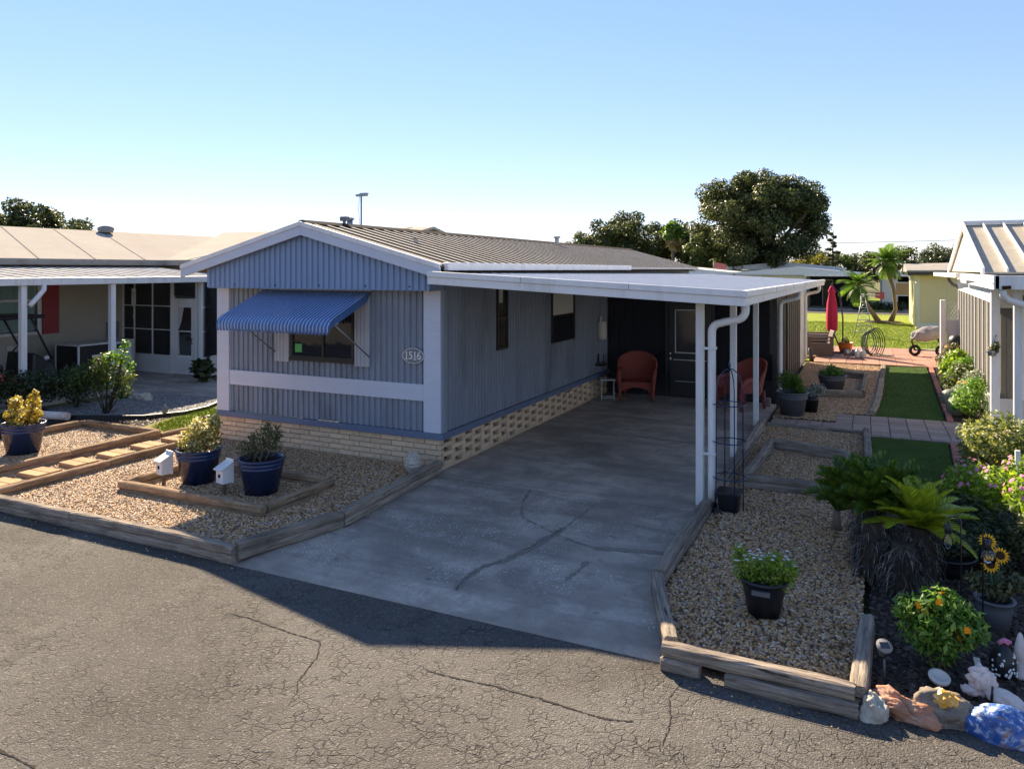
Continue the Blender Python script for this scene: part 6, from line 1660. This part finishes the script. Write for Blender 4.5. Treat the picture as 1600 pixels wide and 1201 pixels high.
wm = thing('garden_windmill', 'metal garden windmill tower with red tail vane on the lawn', 'windmill', (5.42, 26.5, 0))
tw = MB()
for sx, sy in ((-1, -1), (1, -1), (1, 1), (-1, 1)): tw.tube([(sx * .38, sy * .38, 0), (sx * .05, sy * .05, 1.75)], .018, 6)
for k in range(6):
    z = .2 + k * .26; w = .38 - (.33 * z / 1.75)
    for a, b in (((-1, -1), (1, -1)), ((1, -1), (1, 1)), ((1, 1), (-1, 1)), ((-1, 1), (-1, -1))): tw.tube([(a[0] * w, a[1] * w, z), (b[0] * w, b[1] * w, z)], .011, 5)
    if k < 5:
        w2 = .38 - (.33 * (z + .26) / 1.75); tw.tube([(-w, -w, z), (w2, -w2, z + .26)], .008, 5).tube([(w, -w, z), (-w2, -w2, z + .26)], .008, 5)
tw.build('tower', 'grey_metal', wm)
MB().tube([(-.1, 0, 1.82), (.62, 0, 1.80)], .02, 6).tube([(0, 0, 1.7), (0, 0, 1.85)], .03, 6).build('boom', 'off_white', wm)
MB().hexa([(.45, -.008, 1.68), (.80, -.008, 1.62), (.80, .008, 1.62), (.45, .008, 1.68), (.45, -.008, 1.88), (.80, -.008, 1.95), (.80, .008, 1.95), (.45, .008, 1.88)]).build('tail_vane', 'shutter_red', wm)
for k in range(10):
    a = k * math.pi / 5; c, s_ = math.cos(a), math.sin(a)
    MB().add([(-.12, c * .05, 1.82 + s_ * .05), (-.14, c * .28 - s_ * .05, 1.82 + s_ * .28 + c * .05), (-.10, c * .28 + s_ * .05, 1.82 + s_ * .28 - c * .05)], [(0, 1, 2)]).build('blade', 'grey_metal', wm)
sc_ = thing('covered_scooter', 'mobility scooter under a rumpled grey cover', 'scooter', (7.35, 18.9, .04), R(15))
bm = bmesh.new(); bmesh.ops.create_icosphere(bm, subdivisions=4, radius=1)
for v in bm.verts:
    d = v.co.copy(); k = 1 + .18 * noise.noise(d * 2.4) + .07 * noise.noise(d * 7)
    v.co = Vector((d.x * .50 * k, d.y * .30 * k, .74 + d.z * .24 * k + .10 * d.x))
me = bpy.data.meshes.new('cover'); bm.to_mesh(me); bm.free(); me.polygons.foreach_set('use_smooth', [True] * len(me.polygons)); obj('cover', me, 'cover_grey', sc_)
for x in (-.4, .4):
    w_ = MB().lathe([(.10, -.04), (.17, -.04), (.19, 0), (.17, .04), (.10, .04)], (0, 0, 0), 18); w_.v = [(a + x, c, b + .19) for a, b, c in w_.v]; w_.build('wheel', 'rubber', sc_)
MB().tube([(-.4, 0, .19), (-.5, 0, .5), (-.3, 0, .75)], .03, 6).tube([(-.4, 0, .2), (.4, 0, .2), (.3, 0, .6)], .03, 6).build('frame', 'black_metal', sc_)

# ------------------------------------------------------------------ palms on the back lawn
FP = [frond_mesh('frond', 1.0, 1.1, .34, 26, .03, .35, .15, .25), frond_mesh('frond', .9, .7, .32, 24, .03, .2, .15, .35)]
def palm(label, loc, pts, n, s_, dry=6, seed=1, name='date_palm'):
    t = thing(name, label, 'palm', loc, 0)
    MB().tube(pts, [.16] + [.10] * (len(pts) - 2) + [.13], 9).build('trunk', 'palm_bark', t)
    tip = Vector(pts[-1]); rs = random.Random(seed)
    for k in range(n):
        o = obj('frond', FP[k % 2], 'frond_palm', t, tip); q = s_ * rs.uniform(.8, 1.15); o.scale = (q, q, q)
        o.rotation_euler = (rs.uniform(-.3, .3), -R(82 - 85 * k / n + rs.uniform(-8, 8)), k * 2.39996)
    for k in range(dry):
        o = obj('frond', FP[0], 'frond_dry', t, tip - Vector((0, 0, .1))); q = s_ * rs.uniform(.7, 1.0); o.scale = (q, q, q)
        o.rotation_euler = (rs.uniform(-.3, .3), R(20 + rs.uniform(0, 25)), k * 2.39996 + 1)
    return t
palm('leaning palm with drooping dry fronds over the back lawn', (6.15, 36.9, 0), [(0, 0, 0), (-.5, 0, .8), (-.85, 0, 1.5), (-1.0, 0, 2.0)], 24, 1.2, 14, 3)
palm('upright palm with a curved trunk behind the leaning palm', (6.75, 37.1, 0), [(0, 0, 0), (.25, 0, .7), (.15, 0, 1.8), (-.15, 0, 2.8), (-.2, 0, 3.3)], 26, 1.2, 10, 4)
struct(MB().lathe([(1.0, 0), (.8, .05), (.001, .06)], (6.4, 37, -.02), 24).build('soil_ring', 'soil'))

# ------------------------------------------------------------------ buildings behind
tb = thing('tan_building', 'plain tan building with dark eaves beyond the back lawn', 'building', (10, 35, 0))
def tq(mb, name, m, parent=None, **k): return np_(mb, name, m, parent, tb, (10, 35), **k)
tq(MB().box(7.75, 14, 32.4, 39, 0, 2.62), 'wall', 'wall_tan')
tq(MB().box(7.74, 7.90, 32.38, 32.5, 0, 2.62).box(8.95, 8.97, 32.385, 32.41, 0, 2.6), 'corner_trim', 'off_white')
tq(MB().box(7.75, 14, 32.385, 32.41, .0, .28), 'base_board', 'off_white')
tq(MB().hexa([(7.35, 31.9, 2.62), (14, 31.9, 2.62), (14, 39.5, 2.62), (7.35, 39.5, 2.62), (7.35, 31.9, 2.78), (14, 31.9, 2.78), (14, 39.5, 2.78), (7.35, 39.5, 2.78)]), 'eaves', 'dark_bronze')
tq(MB().hexa([(7.3, 31.85, 2.785), (14, 31.85, 2.785), (14, 39.5, 2.785), (7.3, 39.5, 2.785), (7.32, 31.87, 2.86), (14, 31.87, 2.86), (14, 35.5, 3.35), (7.32, 35.5, 3.20)]), 'roof', 'roof_grey')
tq(MB().tube([(7.45, 32.2, 2.65), (7.5, 32.2, 2.4), (7.68, 32.3, 2.2), (7.68, 32.3, .1)], .06, 8), 'downspout', 'off_white')
def street_house(label, x0, x1, y, cx0, cx1, depth=9, wall='white_panel', zr=2.6, pitch=.5):
    t = thing('street_house', label, 'house', ((x0 + x1) / 2, y, 0))
    o = ((x0 + x1) / 2, y)
    def q(mb, n, m, p=None, **k): return np_(mb, n, m, p, t, o, **k)
    q(MB().box(x0, cx0, y, y + depth, 0, zr - .15), 'wall', wall)
    if x1 > cx1: q(MB().box(cx1, x1, y, y + depth, 0, zr - .15), 'wall', wall)
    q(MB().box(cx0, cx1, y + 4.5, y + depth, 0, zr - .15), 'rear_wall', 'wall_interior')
    q(MB().box(cx0, cx1, y - .5, y + 4.5, -.05, .02), 'carport_floor', 'concrete')
    xm = (x0 + x1) / 2
    q(MB().add([(x0 - .3, y - .6, zr - .12), (x1 + .3, y - .6, zr - .12), (x1 + .3, y - .6, zr + .06), (xm, y - .6, zr + pitch), (x0 - .3, y - .6, zr + .06), (x0 - .3, y + depth, zr - .12), (x1 + .3, y + depth, zr - .12), (x1 + .3, y + depth, zr + .06), (xm, y + depth, zr + pitch), (x0 - .3, y + depth, zr + .06)],
             [(0, 1, 2, 3, 4), (9, 8, 7, 6, 5), (0, 5, 6, 1), (1, 6, 7, 2), (2, 7, 8, 3), (3, 8, 9, 4), (4, 9, 5, 0)]), 'roof', 'roof_white')
    q(MB().box(cx0 - .1, cx1 + .1, y - .66, y - .6, zr - .2, zr - .02), 'fascia', 'white_paint')
    q(MB().box(cx1 - .1, cx1, y - .55, y - .45, 0, zr - .1), 'post', 'white_paint')
    w_ = q(MB().box(cx0 + .9, cx0 + 1.7, y + 4.44, y + 4.5, .05, 2.1), 'door', 'black_metal')
    q(MB().box(cx0 + .9, cx0 + .95, y + 4.4, y + 4.44, .05, 2.1).box(cx0 + 1.65, cx0 + 1.7, y + 4.4, y + 4.44, .05, 2.1).box(cx0 + .9, cx0 + 1.7, y + 4.4, y + 4.44, 2.05, 2.1), 'door_frame', 'white_paint', w_)
    f = q(MB().box(x0 + .8, x0 + 1.9, y - .03, y + .0, 1.0, 2.0), 'window', 'white_paint'); q(MB().box(x0 + .87, x0 + 1.83, y - .04, y - .031, 1.07, 1.93), 'pane', 'glass_dim', f)
    return t
street_house('white street house with an open dark carport across the back street', -3.4, 5.0, 50.5, 1.5, 4.9)
street_house('pale street house half hidden by the palms', 6.6, 15, 51, 7.6, 9.2, wall='off_white')
street_house('white street house behind the carport house, its roof just showing', -12.5, -3.9, 50.5, -8, -5)
street_house('white vault roofed house in the second row', -6.5, 3.5, 63, -3, 0, zr=3.0, pitch=.6)
fg = thing('flag', 'small red and white flag above the far roofs', 'flag', (-5.2, 50, 0))
MB().tube([(0, 0, 0), (0, 0, 3.6)], .02, 6).build('pole', 'grey_metal', fg); mat('flag_red', (.6, .2, .18, 1), .8, .1, 3)
MB().hexa([(0, 0, 2.95), (.9, .1, 2.85), (.9, .12, 2.85), (0, .02, 2.95), (0, 0, 3.5), (.9, .1, 3.3), (.9, .12, 3.3), (0, .02, 3.5)]).build('cloth', 'flag_red', fg)
hd = thing('clipped_hedge', 'low dark hedge along the verge across the street', 'hedge', (6.3, 49.6, 0))
leaves('foliage', 'leaf_dark', hd, [(x * .5, 0, .35, .4, .35, .32) for x in range(-3, 4)], 1400, .16, seed=98)
MB().tube([(-1.5, 0, .1), (1.5, 0, .1)], .06, 6).build('stem', 'bark', hd)
for k, (x, w) in enumerate(((1.6, 2.4), (7.4, 2.6))): sheet('driveway_strip', rect(x, x + w + .9, 48.2, 50.2), -.012, 'concrete_lip')

# ------------------------------------------------------------------ trees
tree('oak_tree', 'huge dense dark oak rising behind the carport roof', (-3.4, 64.0, 0), (0, 0, 7.5), (5.9, 5.6, 4.5), 210, (.45, 1.5), 56000, .30, 'leaf_oak', 101, .55, bias=.36)
tree('oak_tree', 'dark spreading tree at the left end of the grove behind the blue home', (-20.2, 67, 0), (0, 0, 4.6), (3.6, 3.4, 3.2), 64, (.45, 1.25), 16000, .30, 'leaf_oak', 102, .35)
tree('oak_tree', 'tallest dark tree of the grove left of the palm', (-17.4, 68, 0), (0, 0, 5.2), (3.6, 3.4, 3.6), 68, (.45, 1.25), 17000, .30, 'leaf_oak', 103, .35)
tree('oak_tree', 'dark rounded tree behind the dry skirted palm', (-13.8, 71, 0), (0, 0, 5.0), (3.4, 3.4, 3.7), 64, (.45, 1.25), 16000, .30, 'leaf_oak', 104, .35)
tree('oak_tree', 'dark tree filling the gap between palm and huge oak', (-9.6, 71, 0), (0, 0, 4.4), (3.4, 3.4, 3.6), 60, (.45, 1.25), 14000, .30, 'leaf_oak', 109, .35)
tree('shrub_tree', 'yellow green low tree at the edge of the dark grove', (-22.8, 66, 0), (0, 0, 3.6), (1.8, 1.8, 1.8), 20, (.5, .8), 4200, .26, 'leaf_mid', 105, .2)
tree('shrub_tree', 'golden green small tree growing against the huge oak', (-8.3, 62.5, 0), (0, 0, 4.2), (1.7, 1.7, 2.7), 22, (.5, .8), 5200, .26, 'leaf_mid', 106, .2)
tree('shrub_tree', 'bright gold leaved tree below the huge oak', (-.4, 77, 0), (0, 0, 3.0), (2.6, 2.4, 1.7), 22, (.6, 1.0), 4200, .28, 'leaf_gold', 107, .2)
pn = thing('pine_tree', 'narrow dark pine beside the huge oak', 'tree', (1.9, 88.5, 0))
MB().tube([(0, 0, 0), (0, 0, 3), (.1, 0, 7.6)], [.2, .14, .03], 8).build('trunk', 'bark', pn)
leaves('crown', 'leaf_dark', pn, [(math.cos(k * 2.4) * (1.7 - .1 * k) * .6, math.sin(k * 2.4) * (1.7 - .1 * k) * .6, 2.0 + k * .37, .75 - .035 * k, .75 - .035 * k, .2) for k in range(15)], 3600, .28, seed=108, shell=.6)
wpalm = thing('fan_palm', 'tall fan palm with yellow top and brown skirt', 'palm', (-12.0, 65.5, 0))
MB().tube([(0, 0, 0), (0, 0, 6.0)], [.2, .16], 8).build('trunk', 'palm_bark', wpalm)
leaves('crown', 'frond_palm', wpalm, [(0, 0, 6.6, 1.1, 1.1, .8), (0, 0, 7.1, .7, .7, .6)], 900, .8, seed=110, aspect=.3)
leaves('dry_skirt', 'frond_dry', wpalm, [(0, 0, 5.6, .75, .75, .5), (.2, 0, 5.1, .5, .5, .4)], 320, .7, seed=111, aspect=.3)
up = thing('utility_pole', 'pale utility pole in front of the huge oak', 'pole', (-10.3, 66.0, 0))
MB().tube([(0, 0, 0), (0, 0, 7.3)], [.12, .08], 8).build('pole', 'off_white', up)
up2 = thing('utility_pole', 'utility pole far beyond the right house', 'pole', (46, 92, 0))
MB().tube([(0, 0, 0), (0, 0, 8.5)], [.14, .1], 8).build('pole', 'bark', up2)
pw = thing('power_line', 'single thin power line crossing the sky above the palms', 'wire', (0, 75, 0))
a, b = Vector((-10.3, 66 - 75, 5.35)), Vector((46, 92 - 75, 7.6))
MB().tube([a.lerp(b, k / 20) - Vector((0, 0, .5 * math.sin(math.pi * k / 20))) for k in range(21)], .022, 5).build('wire', 'wire_black', pw)
MB().tube([a.lerp(b, k / 20) - Vector((0, 0, .5 * math.sin(math.pi * k / 20) + .0)) + Vector((-40, -24, -.3)) * 0 for k in (0, 1)], .02, 5).build('clamp', 'wire_black', pw)
# the low far tree line, tree by tree
rt = random.Random(12)
kinds = [('leaf_mid', 'green'), ('leaf_dark', 'dark green'), ('leaf_gold', 'yellow green'), ('leaf_olive', 'olive')]
where = ['behind the pine', 'left of the pine', 'over the carport house', 'between pine and palms', 'just left of the palms', 'behind the upright palm', 'right of the palms', 'over the tan building roof', 'beside the white gable roof', 'behind the white gable roof', 'over the far end of the tan building', 'far behind the palms']
spots = [(4, 100, 3.4, 0), (-1, 104, 3.2, 1), (1, 112, 3.2, 3), (8, 100, 3.3, 3), (10.5, 94, 3.2, 0), (13, 86, 3.4, 1), (17.5, 92, 3.4, 0), (19.5, 84, 3.3, 2), (22.5, 84, 3.6, 2), (25.5, 90, 3.6, 1), (21, 100, 4.0, 1), (15, 108, 3.8, 0)]
for k, ((x, y, hz, kd), wh) in enumerate(zip(spots, where)):
    tree('far_tree', '%s far tree %s' % (kinds[kd][1], wh), (x, y, 0), (0, 0, hz), (2.9, 2.6, hz * .72), 30, (.6, 1.1), 4600, .32, kinds[kd][0], 130 + k, .2, group='far tree line')
# behind the left neighbour
tree('oak_tree', 'dark tree showing above the left end of the cream roof', (-51.8, 24.4, 0), (0, 0, 5.9), (2.4, 2.6, 2.7), 50, (.5, .95), 12000, .26, 'leaf_oak', 121, .35)
tree('oak_tree', 'smaller dark tree next along above the cream roof', (-49.4, 25.7, 0), (0, 0, 5.3), (1.7, 2.2, 2.5), 38, (.5, .85), 9000, .26, 'leaf_oak', 122, .3)
tree('oak_tree', 'lowest dark tree at the right of the pair above the cream roof', (-47.6, 26.7, 0), (0, 0, 4.9), (2.0, 2.0, 1.8), 30, (.5, .8), 6000, .26, 'leaf_oak', 123, .3)
